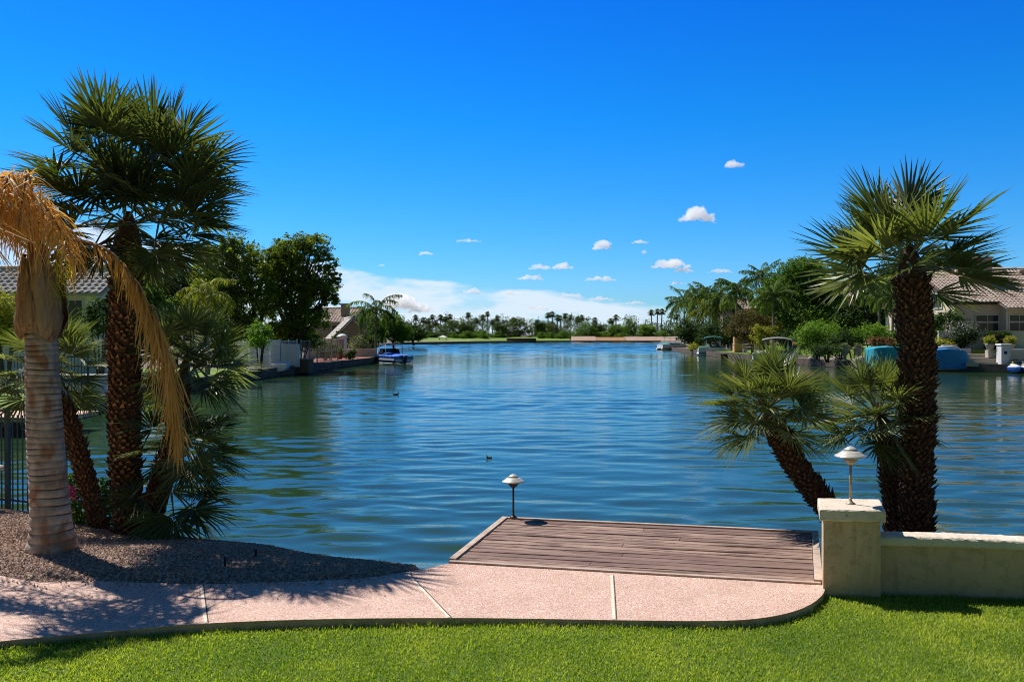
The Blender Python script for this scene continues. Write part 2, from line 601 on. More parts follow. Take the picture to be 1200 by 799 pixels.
M['wallpeach'] = pmat('wall_peach', (0.66, 0.36, 0.22), (0.60, 0.32, 0.2), .7, rough=.9)
M['walltan'] = pmat('wall_tan', (0.36, 0.27, 0.20), (0.32, 0.24, 0.175), .7, rough=.9)
M['gardenwall'] = pmat('garden_wall', (0.58, 0.54, 0.50), (0.52, 0.47, 0.43), .6, rough=.92)
M['trim'] = pmat('window_trim', (0.62, 0.55, 0.47), (0.56, 0.5, 0.43), 3, rough=.7)
M['glass'] = pmat('window_glass', (0.02, 0.03, 0.035), (0.035, 0.045, 0.05), 1.5, rough=.06, spec=.4)
M['retain'] = pmat('retaining_wall', (0.62, 0.40, 0.29), (0.66, 0.46, 0.35), .35, rough=.92, bump=.4, bscale=3)
M['retainorange'] = pmat('retaining_slope', (0.64, 0.37, 0.19), (0.52, 0.28, 0.14), .6, rough=.92, bump=.6, bscale=4)
M['whitepaint'] = pmat('white_paint', (0.78, 0.78, 0.77), (0.68, 0.68, 0.68), 3, rough=.4, spec=.5)
M['greypaint'] = pmat('grey_paint', (0.34, 0.36, 0.38), (0.28, 0.3, 0.32), 4, rough=.5)
M['bluepaint'] = pmat('blue_hull', (0.03, 0.15, 0.58), (0.02, 0.11, 0.48), 2, rough=.25, spec=.6)
M['bluecloth'] = pmat('blue_canvas', (0.03, 0.20, 0.72), (0.025, 0.15, 0.6), 1.5, rough=.75, bump=.4, bscale=5, bdist=.05)
M['skycloth'] = pmat('sky_blue_canvas', (0.03, 0.26, 0.60), (0.025, 0.21, 0.50), 1.5, rough=.7, bump=.5, bscale=3, bdist=.06)
M['tealcloth'] = pmat('teal_canvas', (0.02, 0.36, 0.46), (0.015, 0.28, 0.38), 1.5, rough=.7, bump=.5, bscale=3, bdist=.06)
M['greencloth'] = pmat('green_canvas', (0.01, 0.14, 0.11), (0.008, 0.10, 0.08), 1.5, rough=.75)
M['navycloth'] = pmat('navy_canvas', (0.012, 0.02, 0.06), (0.02, 0.03, 0.08), 1.5, rough=.7)
M['greycloth'] = pmat('grey_canvas', (0.20, 0.20, 0.19), (0.28, 0.27, 0.25), 1.5, rough=.8)
M['black'] = pmat('black_rubber', (0.015, 0.015, 0.017), (0.025, 0.025, 0.025), 8, rough=.6)
M['yellowpaint'] = pmat('yellow_paint', (0.65, 0.40, 0.04), (0.55, 0.33, 0.03), 3, rough=.4)
M['terracotta'] = pmat('terracotta', (0.36, 0.16, 0.09), (0.28, 0.12, 0.07), 3, rough=.85)
M['stone'] = pmat('pale_stone', (0.50, 0.44, 0.37), (0.38, 0.33, 0.27), 3, rough=.9, bump=.4, bscale=12)
M['rock'] = pmat('grey_rock', (0.26, 0.22, 0.18), (0.36, 0.32, 0.27), 3, rough=.95, bump=.6, bscale=6)
M['metal'] = pmat('aluminium', (0.62, 0.62, 0.62), (0.55, 0.55, 0.56), 5, rough=.35, metal=.8)
M['duck'] = pmat('duck_feathers', (0.07, 0.05, 0.035), (0.12, 0.09, 0.06), 40, rough=.8)
M['redcloth'] = pmat('red_cloth', (0.45, 0.05, 0.06), (0.38, 0.04, 0.05), 4, rough=.8)

# ------------------------------------------------------------------ the setting: ground, water, path
def structure(name, mb, mat, smooth=False):
    return tag(mb.build(name, mat, smooth=smooth), kind='structure')


NLd, NRd, FRd, FLd = (G(525, 660)[:2], G(963, 686)[:2], G(958, 625)[:2], G(590, 608)[:2])

path_back = crom([(-11, 13.0), (-8.6, 10.9)] + [tuple(G(*p)[:2]) for p in ((0, 675), (110, 681), (235, 684.5), (330, 682.5), (420, 678), (475, 670.5), (525, 660.5))], 8)
path_front = crom([(-11, 10.0), (-7.3, 7.6)] + [tuple(G(*p)[:2]) for p in ((-80, 764), (0, 752), (120, 741), (240, 731), (370, 726), (500, 724.5), (600, 725), (720, 727), (830, 728), (885, 725.5), (925, 718.5), (950, 709), (964, 698), (968, 690))], 8)


def path_back_y(x):
    return float(np.interp(x, path_back[:, 0], path_back[:, 1]))


def path_front_y(x):
    return np.interp(x, path_front[:, 0], path_front[:, 1])


SHORE = crom([(-30, 16.5), (-16, 14.3), (-11.5, 14.4), (-8.14, 13.56), (-6.72, 12.9), (-5.46, 12.14), (-4.57, 11.73), (-3.39, 11.3), (-2.49, 10.82), (-1.68, 10.49), (-1.12, 10.2), (-0.72, 9.85)], 6)

# near soil under path, lawn and beds
mb = MB()
soil = [(-40, -30), (40, -30), (40, 8.6), (18, 9.6), (7, 10.5), (5.2, 11.35), (4.35, 11.1), (4.05, 10.0), (3.75, 9.0), (3.35, 8.42), (-0.4, 9.0)] + [tuple(p - np.array((0, .12))) for p in SHORE[::-1]] + [(-40, 17)]
mb.prism(soil, -2.2, [-.3] * 10 + [-.6] * (len(soil) - 10))
structure('ground', mb, M['soil'])

# lawn: level near the path, rising gently towards the photographer
mb = MB()
xs = np.linspace(-14, 14, 113)
ys = np.linspace(-6, 8.36, 60)
Xg, Yg = np.meshgrid(xs, ys, indexing='ij')


def lawn_z(x, y):
    return -0.072 + 0.012 * np.sin(1.3 * x + 0.7) * np.sin(1.1 * y) + 0.8 * np.clip((5.2 - y) / 6.0, 0, 1) ** 1.3


mb.grid(np.stack([Xg, Yg, lawn_z(Xg, Yg)], -1))
structure('lawn', mb, M['lawn'], True)

# path slab
mb = MB()
poly = list(path_front) + [NRd + np.array((0.02, -0.005))] + [NLd + np.array((.01, -0.012))] + list(path_back[::-1])[1:]
mb.prism(poly, -0.006, 0.0)
structure('path', mb, M['path'])
mb = MB()
off = np.array((0.0, 0.004))
poly2 = [(p[0], p[1] + .006) for p in path_front[:-1]] + [path_front[-1] + np.array((-.006, 0))] + [NRd + np.array((0.005, -0.02))] + [NLd + np.array((.01, -0.03))] + [(p[0], p[1] - .012) for p in path_back[::-1][1:]]
mb.prism(poly2, -0.2, -0.008)
structure('path_edge', mb, M['path_edge'])
mb, dk_ = MB(), MB()
for a, b in (((235, 685.5), (240, 730.5)), ((476, 671.5), (526, 724.2)), ((717, 674.5), (720, 726.6))):
    p, q = G(*a), G(*b)
    mb.bar(p + (0, 0, -.001), q + (0, 0, -.001), 0.026, 0.010)
    dk_.bar(p + (.022, 0, -.003), q + (.022, 0, -.003), 0.009, 0.010)
structure('path_joints', mb, M['joint'])
structure('path_joint_gaps', dk_, M['darkwood'])

# gravel bed
def gravel_z(v, x):
    return np.interp(v, [0, .1, .4, .7, .93, 1.0, 1.06, 1.25], [-0.03, 0.0, -0.03, -0.15, -0.29, -0.36, -0.55, -1.1]) + 0.018 * np.sin(3.1 * x + 5 * v) * np.sin(7 * v) - (.30 * np.clip((np.asarray(x) + 1.1) / .3, 0, 1) + .07 * np.clip((np.asarray(x) + 3.2) / 2, 0, 1)) * np.clip(v * 3, 0, 1)


gxs = np.linspace(-14, -0.75, 150)
gvs = np.linspace(0, 1.25, 60)
gpb = np.array([path_back_y(x) for x in gxs]) - .01
gsh = np.interp(gxs, SHORE[:, 0], SHORE[:, 1])
gsh = np.maximum(gsh, gpb + .12)
Yv = gpb[:, None] + (gsh - gpb)[:, None] * gvs[None]
Xv = np.repeat(gxs[:, None], 60, 1)
mb = MB()
mb.grid(np.stack([Xv, Yv, gravel_z(gvs[None], Xv)], -1))
structure('gravel_bed', mb, M['gravel'], True)


def gravel_at(x, v):
    pb, sh = np.interp(x, gxs, gpb), np.interp(x, gxs, gsh)
    return pb + (sh - pb) * v, gravel_z(v, x)


rng = np.random.default_rng(5)
n = 46000
px_ = rng.uniform(-8.6, -0.76, n)
pv_ = rng.uniform(0.01, 1.05, n) 
py_, pz_ = gravel_at(px_, pv_)
keep = rng.random(n) < np.clip((np.interp(px_, gxs, gsh) - np.interp(px_, gxs, gpb)) / 3.2, .12, 1)
px_, py_, pz_ = px_[keep], py_[keep], pz_[keep]
nl_ = 420                                              # a few stones strayed onto the path
sx_ = rng.uniform(-7.5, -1.0, nl_)
sy_ = np.interp(sx_, gxs, gpb) - rng.exponential(.14, nl_)
px_, py_, pz_ = np.r_[px_, sx_], np.r_[py_, sy_], np.r_[pz_, np.full(nl_, .003)]
n = len(px_)
octv = np.array([(1, 0, 0), (0, 1, 0), (-1, 0, 0), (0, -1, 0), (0, 0, 1), (0, 0, -1)], float)
octf = np.array([(0, 1, 4), (1, 2, 4), (2, 3, 4), (3, 0, 4), (1, 0, 5), (2, 1, 5), (3, 2, 5), (0, 3, 5)])
sz = np.r_[rng.uniform(.010, .024, n - nl_), rng.uniform(.006, .013, nl_)][:, None, None] * rng.uniform(.6, 1.3, (n, 6, 1))
ang = rng.uniform(0, 6.28, n)
rot = np.stack([np.stack([np.cos(ang), -np.sin(ang)], -1), np.stack([np.sin(ang), np.cos(ang)], -1)], -2)
V = octv[None] * sz * np.array((1, 1, .75)) + rng.normal(0, .003, (n, 6, 3))
V[..., :2] = np.einsum('nij,nkj->nki', rot, V[..., :2])
V += np.stack([px_, py_, pz_ + .006], -1)[:, None]
F = (octf[None] + (np.arange(n) * 6)[:, None, None]).reshape(-1, 3)
mb = MB()
mb.add(V, F, np.repeat(rng.random(n) ** 1.3, 6))
tag(mb.build('gravel', M['pebble']), 'loose pinkish brown landscape gravel under the palms beside the water', 'gravel', kind='stuff')

# mown grass blades on the visible strip of lawn
rng = np.random.default_rng(7)
n = 210000
bx = rng.uniform(-5.4, 5.6, n)
by = 5.75 + 2.6 * rng.random(n)
wl_x, wl_y = [2.9, 3.55, 4.2, 4.85, 5.6, 6.8], [8.22, 8.2, 8.17, 8.04, 7.82, 7.3]
edge = np.where(bx < 3.02, path_front_y(bx) - .004, np.interp(bx, wl_x, wl_y) - .02)
ok = (by < edge) & (np.abs(bx) < .63 * by + .15)
bx, by = bx[ok], by[ok]
n = len(bx)
patch = np.sin(2.1 * bx + 1.3 * by) * np.sin(1.7 * by - .8 * bx + 1) * .5 + np.sin(5.3 * bx - 2 * by) * np.sin(4.1 * by + 2 * bx) * .35
h = rng.uniform(.013, .033, n) * (1 + .25 * patch) * (1 + 1.0 * np.exp(-(edge[ok] - by) / .03))
a = rng.uniform(0, 6.28, n)
ln = rng.uniform(.1, .75, n) * h * 1.2
w = rng.uniform(.0024, .0052, n)
b0 = np.stack([bx, by, lawn_z(bx, by) - .003], -1)
s = np.stack([np.cos(a), np.sin(a), 0 * a], -1)
la = a + rng.normal(1.57, .6, n)
tip = b0 + np.stack([np.cos(la) * ln, np.sin(la) * ln, h], -1)
mid = b0 * .5 + tip * .5 + np.stack([0 * h, 0 * h, h * .12], -1)
V = np.stack([b0 - s * w[:, None], b0 + s * w[:, None], mid + s * w[:, None] * .8, mid - s * w[:, None] * .8, tip], 1)
k = (np.arange(n) * 5)[:, None]
mb = MB()
dry = np.clip(np.sin(.9 * bx + 2.2 * by + 1.5 * np.sin(1.6 * bx)) * np.sin(3.3 * by - 1.1 * bx) - .35, 0, 1)
tn = np.clip(.38 + .4 * patch + .55 * dry + rng.normal(0, .28, n), 0, 1)
mb.add(V, np.concatenate([k + np.array([[0, 1, 2, 3]])]), np.repeat(tn, 5))
mb.F.append(k + np.array([[3, 2, 4]]))
tag(mb.build('grass', M['grass']), 'short mown green grass along the front of the path and wall', 'grass', kind='stuff')

# lake
rng = np.random.default_rng(11)
rows = 7.4 * np.exp(np.linspace(0, math.log(345 / 7.4), 1000))
cols = np.linspace(-.82, .82, 460)
Yw = np.repeat(rows[:, None], 460, 1)
Xw = cols[None] * Yw
Zw = np.zeros_like(Yw)
row_sp = np.gradient(rows)[:, None]


def lowfreq(x, y, s, k):
    r = np.random.default_rng(s)
    v = 0
    for _ in range(7):
        f, t, p = r.uniform(.5, 1.6) * k, r.uniform(0, 6.28), r.uniform(0, 6.28)
        v = v + np.sin(f * (x * np.cos(t) * .6 + y * np.sin(t)) + p)
    return v / 2.6


zone = np.interp(Yw, [8, 20, 40, 90, 130, 200], [1.0, .8, .42, .36, .6, 1.0])
gust = zone * np.clip(.8 + .32 * lowfreq(Xw, Yw, 3, .16) + .25 * lowfreq(Xw, Yw, 4, .5), .25, 1.6)
gust2 = np.clip(.8 + .45 * lowfreq(Xw, Yw, 6, .9), .1, 1.9)
for i in range(84):
    lam = 0.32 * (2.2 / .32) ** rng.random()
    th = rng.normal(1.5, .36)
    amp = 0.0165 * lam / 6.283 * rng.uniform(.6, 1.3) * (1.1 if lam > .5 else .8)
    kk = 6.283 / lam
    ph = rng.uniform(0, 6.283)
    att = np.clip(lam / (4.5 * row_sp * (.35 + .65 * abs(math.sin(th)))) - .5, 0, 1)
    wob = .5 * np.sin(.21 * Xw + .35 * Yw + i) + .4 * np.sin(.5 * Xw - .2 * Yw + 2 * i)
    Zw += att * amp * np.sin(kk * (Xw * math.cos(th) + Yw * math.sin(th)) + ph + wob) * (gust if lam > .6 else gust * gust2)
far = np.interp(Yw, [105, 150, 300], [0, 1, 1]) * np.clip(.75 + .35 * lowfreq(Xw, Yw, 8, .06), .2, 1.3)
for i in range(28):                                     # wind chop of the open lake
    lam, th = rng.uniform(3.6, 7.5), rng.normal(1.5, .5)
    Zw += far * .024 * lam / 6.283 * np.sin(6.283 / lam * (Xw * math.cos(th) + Yw * math.sin(th)) + rng.uniform(0, 6.28))
mb = MB()
mb.grid(np.stack([Xw, Yw, WZ + Zw], -1))
lake = structure('lake_water', mb, M['water'], True)

# banks
LEFT = [(-40, 19), (-22, 22), (-16.6, 25.0), (-16, 27.5), (-15.7, 31), (-16, 33.7), (-17, 40), (-17, 53), (-16.6, 60), (-15.8, 67), (-15.2, 75), (-14.6, 80), (-14.1, 83.5), (-14.2, 90), (-16, 97), (-21, 112), (-27, 160), (-32, 215), (-30, 238), (-14, 262), (0, 288), (20, 297)]
RIGHT = [(20, 297), (52, 297), (47, 270), (40, 230), (33, 178), (27.6, 146), (27.2, 128), (26.6, 112), (26.6, 98), (27.4, 83), (29.6, 73), (34, 69.5), (40, 64), (48, 55), (70, 40)]
LAND = LEFT + RIGHT[1:] + [(420, 40), (900, 420), (1500, 2500), (-1500, 2500), (-900, 420), (-400, 19)]
mb = MB()
mb.prism(LAND, -2.2, 0.0)
structure('far_bank', mb, M['earth'])
mb = MB()
mb.box((0, 1000, -2.4), (4000, 4000, .1))
structure('lakebed', mb, M['soil'])


def sheet(name, pts, z, mat, t=.05):
    m = MB()
    m.prism(pts, np.asarray(z) - t, z)
    return structure(name, m, mat)


# seawall capping along both banks
mb = MB()
for A in (LEFT[1:16], RIGHT[4:]):
    A = np.array(A, float)
    for p, q in zip(A[:-1], A[1:]):
        d = unit(q - p)
        nrm = np.array((-d[1], d[0]))
        a, b = p - nrm * .05, q - nrm * .05
        mb.bar((a[0], a[1], -.22), (b[0] + d[0] * .02, b[1] + d[1] * .02, -.22), .3, .62)
structure('seawall', mb, M['seawall'])
# lawns and terraces on the banks
sheet('left_bank_lawn', [(-16.6, 25.6), (-16.1, 33), (-17.3, 40), (-17.3, 58), (-40, 60), (-60, 30)], .06, M['farlawn'])
sheet('brick_terrace', [(-15.9, 67.5), (-15.3, 75), (-14.7, 80), (-14.2, 83.6), (-14.3, 90), (-20, 92), (-20, 68)], .09, M['brickpave'], .09)
sheet('far_lawn', [(-33, 262), (-10, 279), (2, 299), (20.2, 299), (20.6, 316), (-40, 316)], [.1, .1, .1, .1, 1.3, 1.3], M['farlawn'])
sheet('beach', [(-36, 232), (-30, 240), (-14, 264), (-12, 276), (-34, 258)], .12, M['beach'])
sheet('right_bank_lawn', [(27.8, 100), (27.5, 126), (45, 128), (45, 100)], .08, M['farlawn'])

# ------------------------------------------------------------------ plants: builders
def fan_blade(mb, hub, d, nrm, Rb, rng, nseg=34, spread=3.9, droop=.12, tint=.5, wid=.95):
    """one fan leaf blade: stiff folded segments radiating from the hub"""
    d, nrm = unit(d), unit(nrm)
    s = unit(np.cross(d, nrm))
    nrm = np.cross(s, d)
    th = np.linspace(-spread / 2, spread / 2, nseg) + rng.normal(0, .016, nseg)
    Ln = Rb * (1 - .30 * (np.abs(th) / (spread / 2)) ** 1.6) * rng.uniform(.88, 1.06, nseg)
    e = np.cos(th)[:, None] * d + np.sin(th)[:, None] * s + (.16 + .10 * np.abs(np.sin(th)))[:, None] * nrm + rng.normal(0, .035, (nseg, 3))
    e = unit(e)
    c = unit(np.cross(e, nrm))
    nn = np.cross(c, e)
    ts = np.array([.05, .38, .72, 1.0])
    wd = np.array([.06, .40, .26, .02]) * spread / nseg * 1.15 * wid
    rows = []
    for t, w in zip(ts, wd):
        p = hub + e * (Ln * t)[:, None]
        p[:, 2] -= droop * (t ** 2.2) * Ln * rng.uniform(.6, 1.5, nseg)
        ww = (w * Rb * .5)
        rows.append(np.stack([p - c * ww + nn * ww * .55, p, p + c * ww + nn * ww * .55], 1))
    V = np.stack(rows, 1)                         # seg, 4, 3, xyz
    base = (np.arange(nseg) * 12)[:, None]
    q = []
    for r in range(3):
        for k in range(2):
            a = r * 3 + k
            q.append([a, a + 1, a + 4, a + 3])
    F = (base[:, None, :] + np.array(q)[None]).reshape(-1, 4)
    mb.add(V.reshape(-1, 3), F, np.repeat(np.clip(tint + rng.normal(0, .12, nseg), 0, 1), 12))


def fan_crown(leaf, stalk, c, nf, pet, Rb, rng, el_lo=-.7, el_hi=1.4, up=.25, lean=(0, 0, 0), nseg=34, droop=.12, pr=.011, skip=None, jitter=.25):
    c = np.asarray(c, float)
    for i in range(nf):
        u = (i + .5) / nf
        el = el_hi + (el_lo - el_hi) * u ** .85 + rng.normal(0, .1)
        az = i * 2.39996 + rng.normal(0, jitter)
        d = np.array((math.cos(el) * math.cos(az), math.cos(el) * math.sin(az), math.sin(el))) + np.asarray(lean)
        d = unit(d)
        if skip and skip(d):
            continue
        L = pet * rng.uniform(.75, 1.2)
        b = c + d * .05
        hub = c + d * L
        hub[2] -= .10 * L * math.cos(el)
        # blade plane: normal is roughly up and back to the crown
        side = unit(np.cross(d, (0, 0, 1)) + rng.normal(0, .25, 3))
        nrm = unit(np.cross(side, d))
        if nrm[2] < 0:
            nrm = -nrm
        nrm = unit(nrm + rng.normal(0, .25, 3))
        bd = unit(d + np.array((0, 0, -.12)))
        mid = (b + hub) / 2 + np.array((0, 0, .04 * L))
        stalk.tube(crom([b, mid, hub], 3), [pr * 1.3] * 3 + [pr] * 3 + [pr * .7], 5)
        fan_blade(leaf, hub, bd, nrm, Rb * rng.uniform(.85, 1.12), rng, nseg, rng.uniform(3.3, 4.3), droop, np.clip(.35 + rng.normal(0, .25), 0, 1))


def fibre_trunk(mb, path, r0, r1, rng, ring=.046, nstub=13, sl=.038, bright=.9, spike=.22):
    """core tube clothed in leaf-base stubs, cut ends paler"""
    path = crom(path, 10)
    seg = np.r_[0, np.cumsum(np.linalg.norm(np.diff(path, axis=0), axis=1))]
    Lt = seg[-1]
    rad = r0 + (r1 - r0) * (seg / Lt)
    mb.tube(path, rad * .93, 12)
    tan = unit(np.gradient(path, axis=0))
    m = int(Lt / ring)
    Vs, Ts = [], []
    for i in range(m):
        sl_ = (i + .5) * ring
        p = np.array([np.interp(sl_, seg, path[:, k]) for k in range(3)])
        t = unit(np.array([np.interp(sl_, seg, tan[:, k]) for k in range(3)]))
        r = np.interp(sl_, seg, rad)
        ax = unit(np.cross(t, (0.0, 1.0, .2)))
        ay = np.cross(t, ax)
        for k in range(nstub):
            ph = (k + .5 * (i % 2)) * 6.2832 / nstub + rng.normal(0, .07) + i * .035
            o = math.cos(ph) * ax + math.sin(ph) * ay
            s = np.cross(t, o)
            w = 6.2832 * r / nstub * .5 * rng.uniform(.8, 1.1)
            hh = ring * .62
            if rng.random() < .1:
                continue
            ln = sl * rng.uniform(.4, 1.45) * (1 + .35 * math.sin(i * .37 + 2 * math.sin(k * 1.9)))
            q = p + t * rng.normal(0, .008)
            b = q + o * r * .88
            tip = q + o * (r + ln * .75) + t * ln * .8
            tw, th_ = w * rng.uniform(.45, .75), hh * rng.uniform(.3, .55)
            base = [b - s * w - t * hh, b + s * w - t * hh, b + s * w * .8 + t * hh, b - s * w * .8 + t * hh]
            tp = [tip - s * tw - t * th_, tip + s * tw - t * th_ , tip + s * tw * .5 + t * th_, tip - s * tw * .5 + t * th_]
            if rng.random() < spike:
                ex = rng.uniform(.015, .055)
                tp[2] = tp[2] + (o + t) * ex
                tp[3] = tp[2] + s * .004
            Vs.append(base + tp + tp)
            g = rng.random()
            tv = bright * (.15 + .85 * g * g)
            Ts.append([0] * 8 + [tv] * 4)
    V = np.array(Vs)
    n = len(V)
    q = np.array([[0, 1, 5, 4], [1, 2, 6, 5], [2, 3, 7, 6], [3, 0, 4, 7], [8, 9, 10, 11]])
    F = ((np.arange(n) * 12)[:, None, None] + q[None]).reshape(-1, 4)
    mb.add(V.reshape(-1, 3), F, np.array(Ts).ravel())


def pinnate(mb, stalk, path, nl, ll, rng, droop=.6, width=.016, t0=.12, fwd=.5, pr=.02, up=.15, tint=.5, taper=True, side_mul=1.0, wob=.15, nsec=5):
    """feather frond: drooping leaflets along both sides of a rachis"""
    path = crom(path, 8)
    seg = np.r_[0, np.cumsum(np.linalg.norm(np.diff(path, axis=0), axis=1))]
    Lt = seg[-1]
    tan = unit(np.gradient(path, axis=0))
    if stalk is not None:
        stalk.tube(path, np.linspace(pr, pr * .25, len(path)), 5)
    s_ = np.linspace(t0, 1, nl) * Lt
    p = np.stack([np.interp(s_, seg, path[:, k]) for k in range(3)], -1)
    t = unit(np.stack([np.interp(s_, seg, tan[:, k]) for k in range(3)], -1))
    sd = unit(np.cross(t, np.array((0, 0, 1.0))) + 1e-6)
    for sg in (-1, 1):
        u = np.linspace(0, 1, nl)
        L = ll * (np.clip(np.sin(.35 + 2.3 * u), .35, 1) if taper else 1) * rng.uniform(.75, 1.15, nl)
        d = unit(sd * sg * side_mul + t * fwd + np.array((0, 0, up)) + rng.normal(0, wob, (nl, 3)))
        rows = []
        tw = unit(np.cross(d, np.array((0, 0, 1.0))) + rng.normal(0, .35, (nl, 3)))
        curl = rng.normal(0, wob * .6, (nl, 3))
        for k in range(nsec):
            x = k / (nsec - 1)
            c = p + d * (L * x * (1 - .35 * droop * x))[:, None] + curl * (L * x * x)[:, None]
            c[:, 2] -= droop * L * x ** 1.8
            w = width * (.55 + .45 * math.sin(math.pi * min(1, x * 1.2 + .15)) if x < .99 else .12)
            rows.append(np.stack([c - tw * w / 2, c + tw * w / 2], 1))
        V = np.stack(rows, 1)
        q = np.array([[2 * k, 2 * k + 1, 2 * k + 3, 2 * k + 2] for k in range(nsec - 1)])
        F = ((np.arange(nl) * 2 * nsec)[:, None, None] + q[None]).reshape(-1, 4)
        mb.add(V.reshape(-1, 3), F, np.repeat(np.clip(tint + rng.normal(0, .2, nl), 0, 1), 2 * nsec))


def leaf_cloud(mb, lobes, n, size, rng, clump=.16, per=26, shell=.55, flat=.0, aspect=1.7, rmax=1.12):
    """leaf-sized faces in clumps through lobes (cx,cy,cz,rx,ry,rz)"""
    lobes = np.asarray(lobes, float)
    vol = (lobes[:, 3] * lobes[:, 4] * lobes[:, 5]) ** .75
    pick = rng.choice(len(lobes), max(4, n // per), p=vol / vol.sum())
    m = len(pick)
    dirs = unit(rng.normal(0, 1, (m, 3)))
    rad = (shell + (1 - shell) * rng.random(m)) ** .7 * rng.uniform(.8, rmax, m)
    cc = lobes[pick, :3] + dirs * rad[:, None] * lobes[pick, 3:]
    scale = lobes[pick, 3:].mean(1)
    k = np.repeat(np.arange(m), per)
    g = rng.normal(0, 1, (len(k), 3)) * np.array((1, 1, .6))
    pos = cc[k] + g * (clump * scale[k])[:, None] * .9
    nr = unit(dirs[k] * .5 + np.array((0, 0, .55 + flat)) + rng.normal(0, .65, (len(k), 3)))
    a = unit(np.cross(nr, rng.normal(0, 1, (len(k), 3))))
    b = np.cross(nr, a)
    s = size * rng.uniform(.6, 1.35, len(k))[:, None]
    V = np.stack([pos - a * s * .5, pos - b * s * .5 / aspect - nr * s * .08, pos + a * s * .5, pos + b * s * .5 / aspect - nr * s * .08], 1)
    F = np.arange(len(k) * 4).reshape(-1, 4)
    ct = rng.random(m)
    tt = np.clip(.15 + .6 * ct[k] + rng.normal(0, .15, len(k)), 0, 1)
    mb.add(V.reshape(-1, 3), F, np.repeat(tt, 4))


def broad_tree(name, label, cat, base, lobes, n, leaf, mat, trunk_r, seed, group=None, bark='bark', clump=.2, fork=.45, shell=.5, per=26, trunk=True, rmax=1.15):
    """lobes are given in metres relative to the base"""
    rng = np.random.default_rng(seed)
    t = thing(name, label, cat, base, group)
    lobes = np.asarray(lobes, float)
    if trunk:
        tb = MB()
        cen = np.average(lobes[:, :3], axis=0, weights=lobes[:, 3])
        zlow = (lobes[:, 2] - lobes[:, 5]).min()
        fk = np.array((cen[0] * .3, cen[1] * .3, max(.4, zlow * .5 + fork * cen[2] * .5)))
        tb.tube(crom([(0, 0, -.15), fk * (.5, .5, .55), fk], 4), np.linspace(trunk_r * 1.25, trunk_r * .85, 9), 9)
        for lb in lobes:
            e = lb[:3] + np.array((0, 0, .25 * lb[5]))
            mid = (fk + e) / 2 + rng.normal(0, .08, 3) * np.linalg.norm(e - fk) - np.array((0, 0, .06 * np.linalg.norm(e - fk)))
            tb.tube(crom([fk - (0, 0, .1), mid, e], 4), np.linspace(trunk_r * .6, trunk_r * .12, 9), 6)
            for _ in range(3):
                f = lb[:3] + unit(rng.normal(0, 1, 3)) * lb[3:] * .8
                tb.tube([mid, (mid + f) / 2 + rng.normal(0, .1, 3), f], [trunk_r * .25, trunk_r * .16, trunk_r * .05], 5)
        tb.build('trunk', M[bark], t, True)
    cb = MB()
    leaf_cloud(cb, lobes, n, leaf, rng, clump, per, shell, rmax=rmax)
    cb.build('crown', M[mat], t)
    return t


def lobes_px(cx, y, spec, base, depth=1.0):
    """crown lobes measured in the photograph (px, py, rx, ry in pixels, dy in metres) at distance y, relative to the base"""
    out = []
    for (px, py, rx, ry, dy) in spec:
        yy = y + dy
        r = rx / FPX * yy
        out.append((gx(px, yy) - base[0], yy - base[1], gz(py, yy) - base[2], r, r * depth, ry / FPX * yy))
    return out


# ------------------------------------------------------------------ near palms
PALMBED = 'clustered fan palms on the gravel bed'
def fan_palm(label, trunk_path, r0, r1, crown_c, nf, pet, Rb, seed, group, mat='fan', tmat='fibretrunk', dead=0, heads=None, **kw):
    rng = np.random.default_rng(seed)
    base = np.asarray(trunk_path[0], float)
    t = thing('fan_palm', label, 'palm tree', base, group)
    tb = MB()
    tkw = {k: kw.pop(k) for k in ('ring', 'nstub', 'sl', 'bright', 'spike') if k in kw}
    fibre_trunk(tb, trunk_path, r0, r1, rng, **tkw)
    e_, d_ = np.asarray(trunk_path[-1], float), unit(np.asarray(trunk_path[-1], float) - np.asarray(trunk_path[-2], float))
    tb.tube([e_ - d_ * .05, e_ + d_ * .1, e_ + d_ * .28, e_ + d_ * .42], [r1 * .93, r1 * .85, r1 * .5, r1 * .2], 12)
    tb.build('trunk', M[tmat], t, off=base)
    lf, st = MB(), MB()
    for (cc, nn, ln) in (heads or [(crown_c, nf, kw.pop('lean', (0, 0, 0)))]):
        fan_crown(lf, st, cc, nn, pet, Rb, rng, lean=ln, **kw)
    cr = lf.build('crown', M[mat], t, off=base)
    st.build('leaf_stalks', M['petiole'], t, off=base)
    if dead:
        db, ds = MB(), MB()
        fan_crown(db, ds, np.asarray(crown_c) - (0, 0, .12), dead, pet * .7, Rb * .85, rng, el_lo=-1.45, el_hi=-1.0, nseg=26, droop=.3)
        db.build('dead_fronds', M['deadfrond_dark'], t, off=base)
    return t


M['deadfrond_dark'] = leafmat('dead_fan', (0.07, 0.05, 0.025), (0.20, 0.15, 0.07), 0.1, .7, .2)

# tall one on the left, two heads of fronds
yb = 11.35
fan_palm('tallest fan palm at the left, straight trunk studded with orange leaf bases, huge dark crown',
         [(gx(150, yb), yb, -.3), P(146, 520, yb), P(146, 400, yb), P(150, 285, yb)], .175, .19, None, 0, .62, .75, 21, PALMBED,
         heads=[(P(148, 262, yb), 19, (.12, -.05, -.22)), (P(122, 202, yb - .1), 16, (-.2, 0, .22)), (P(180, 198, yb + .1), 16, (.22, 0, .2)), (P(188, 254, yb - .1), 13, (.8, -.1, -.16)), (P(136, 250, yb - .15), 6, (-.7, -.2, -.05))],
         el_lo=-.7, el_hi=1.45, nseg=30, droop=.06, sl=.042, bright=1.0, dead=0)
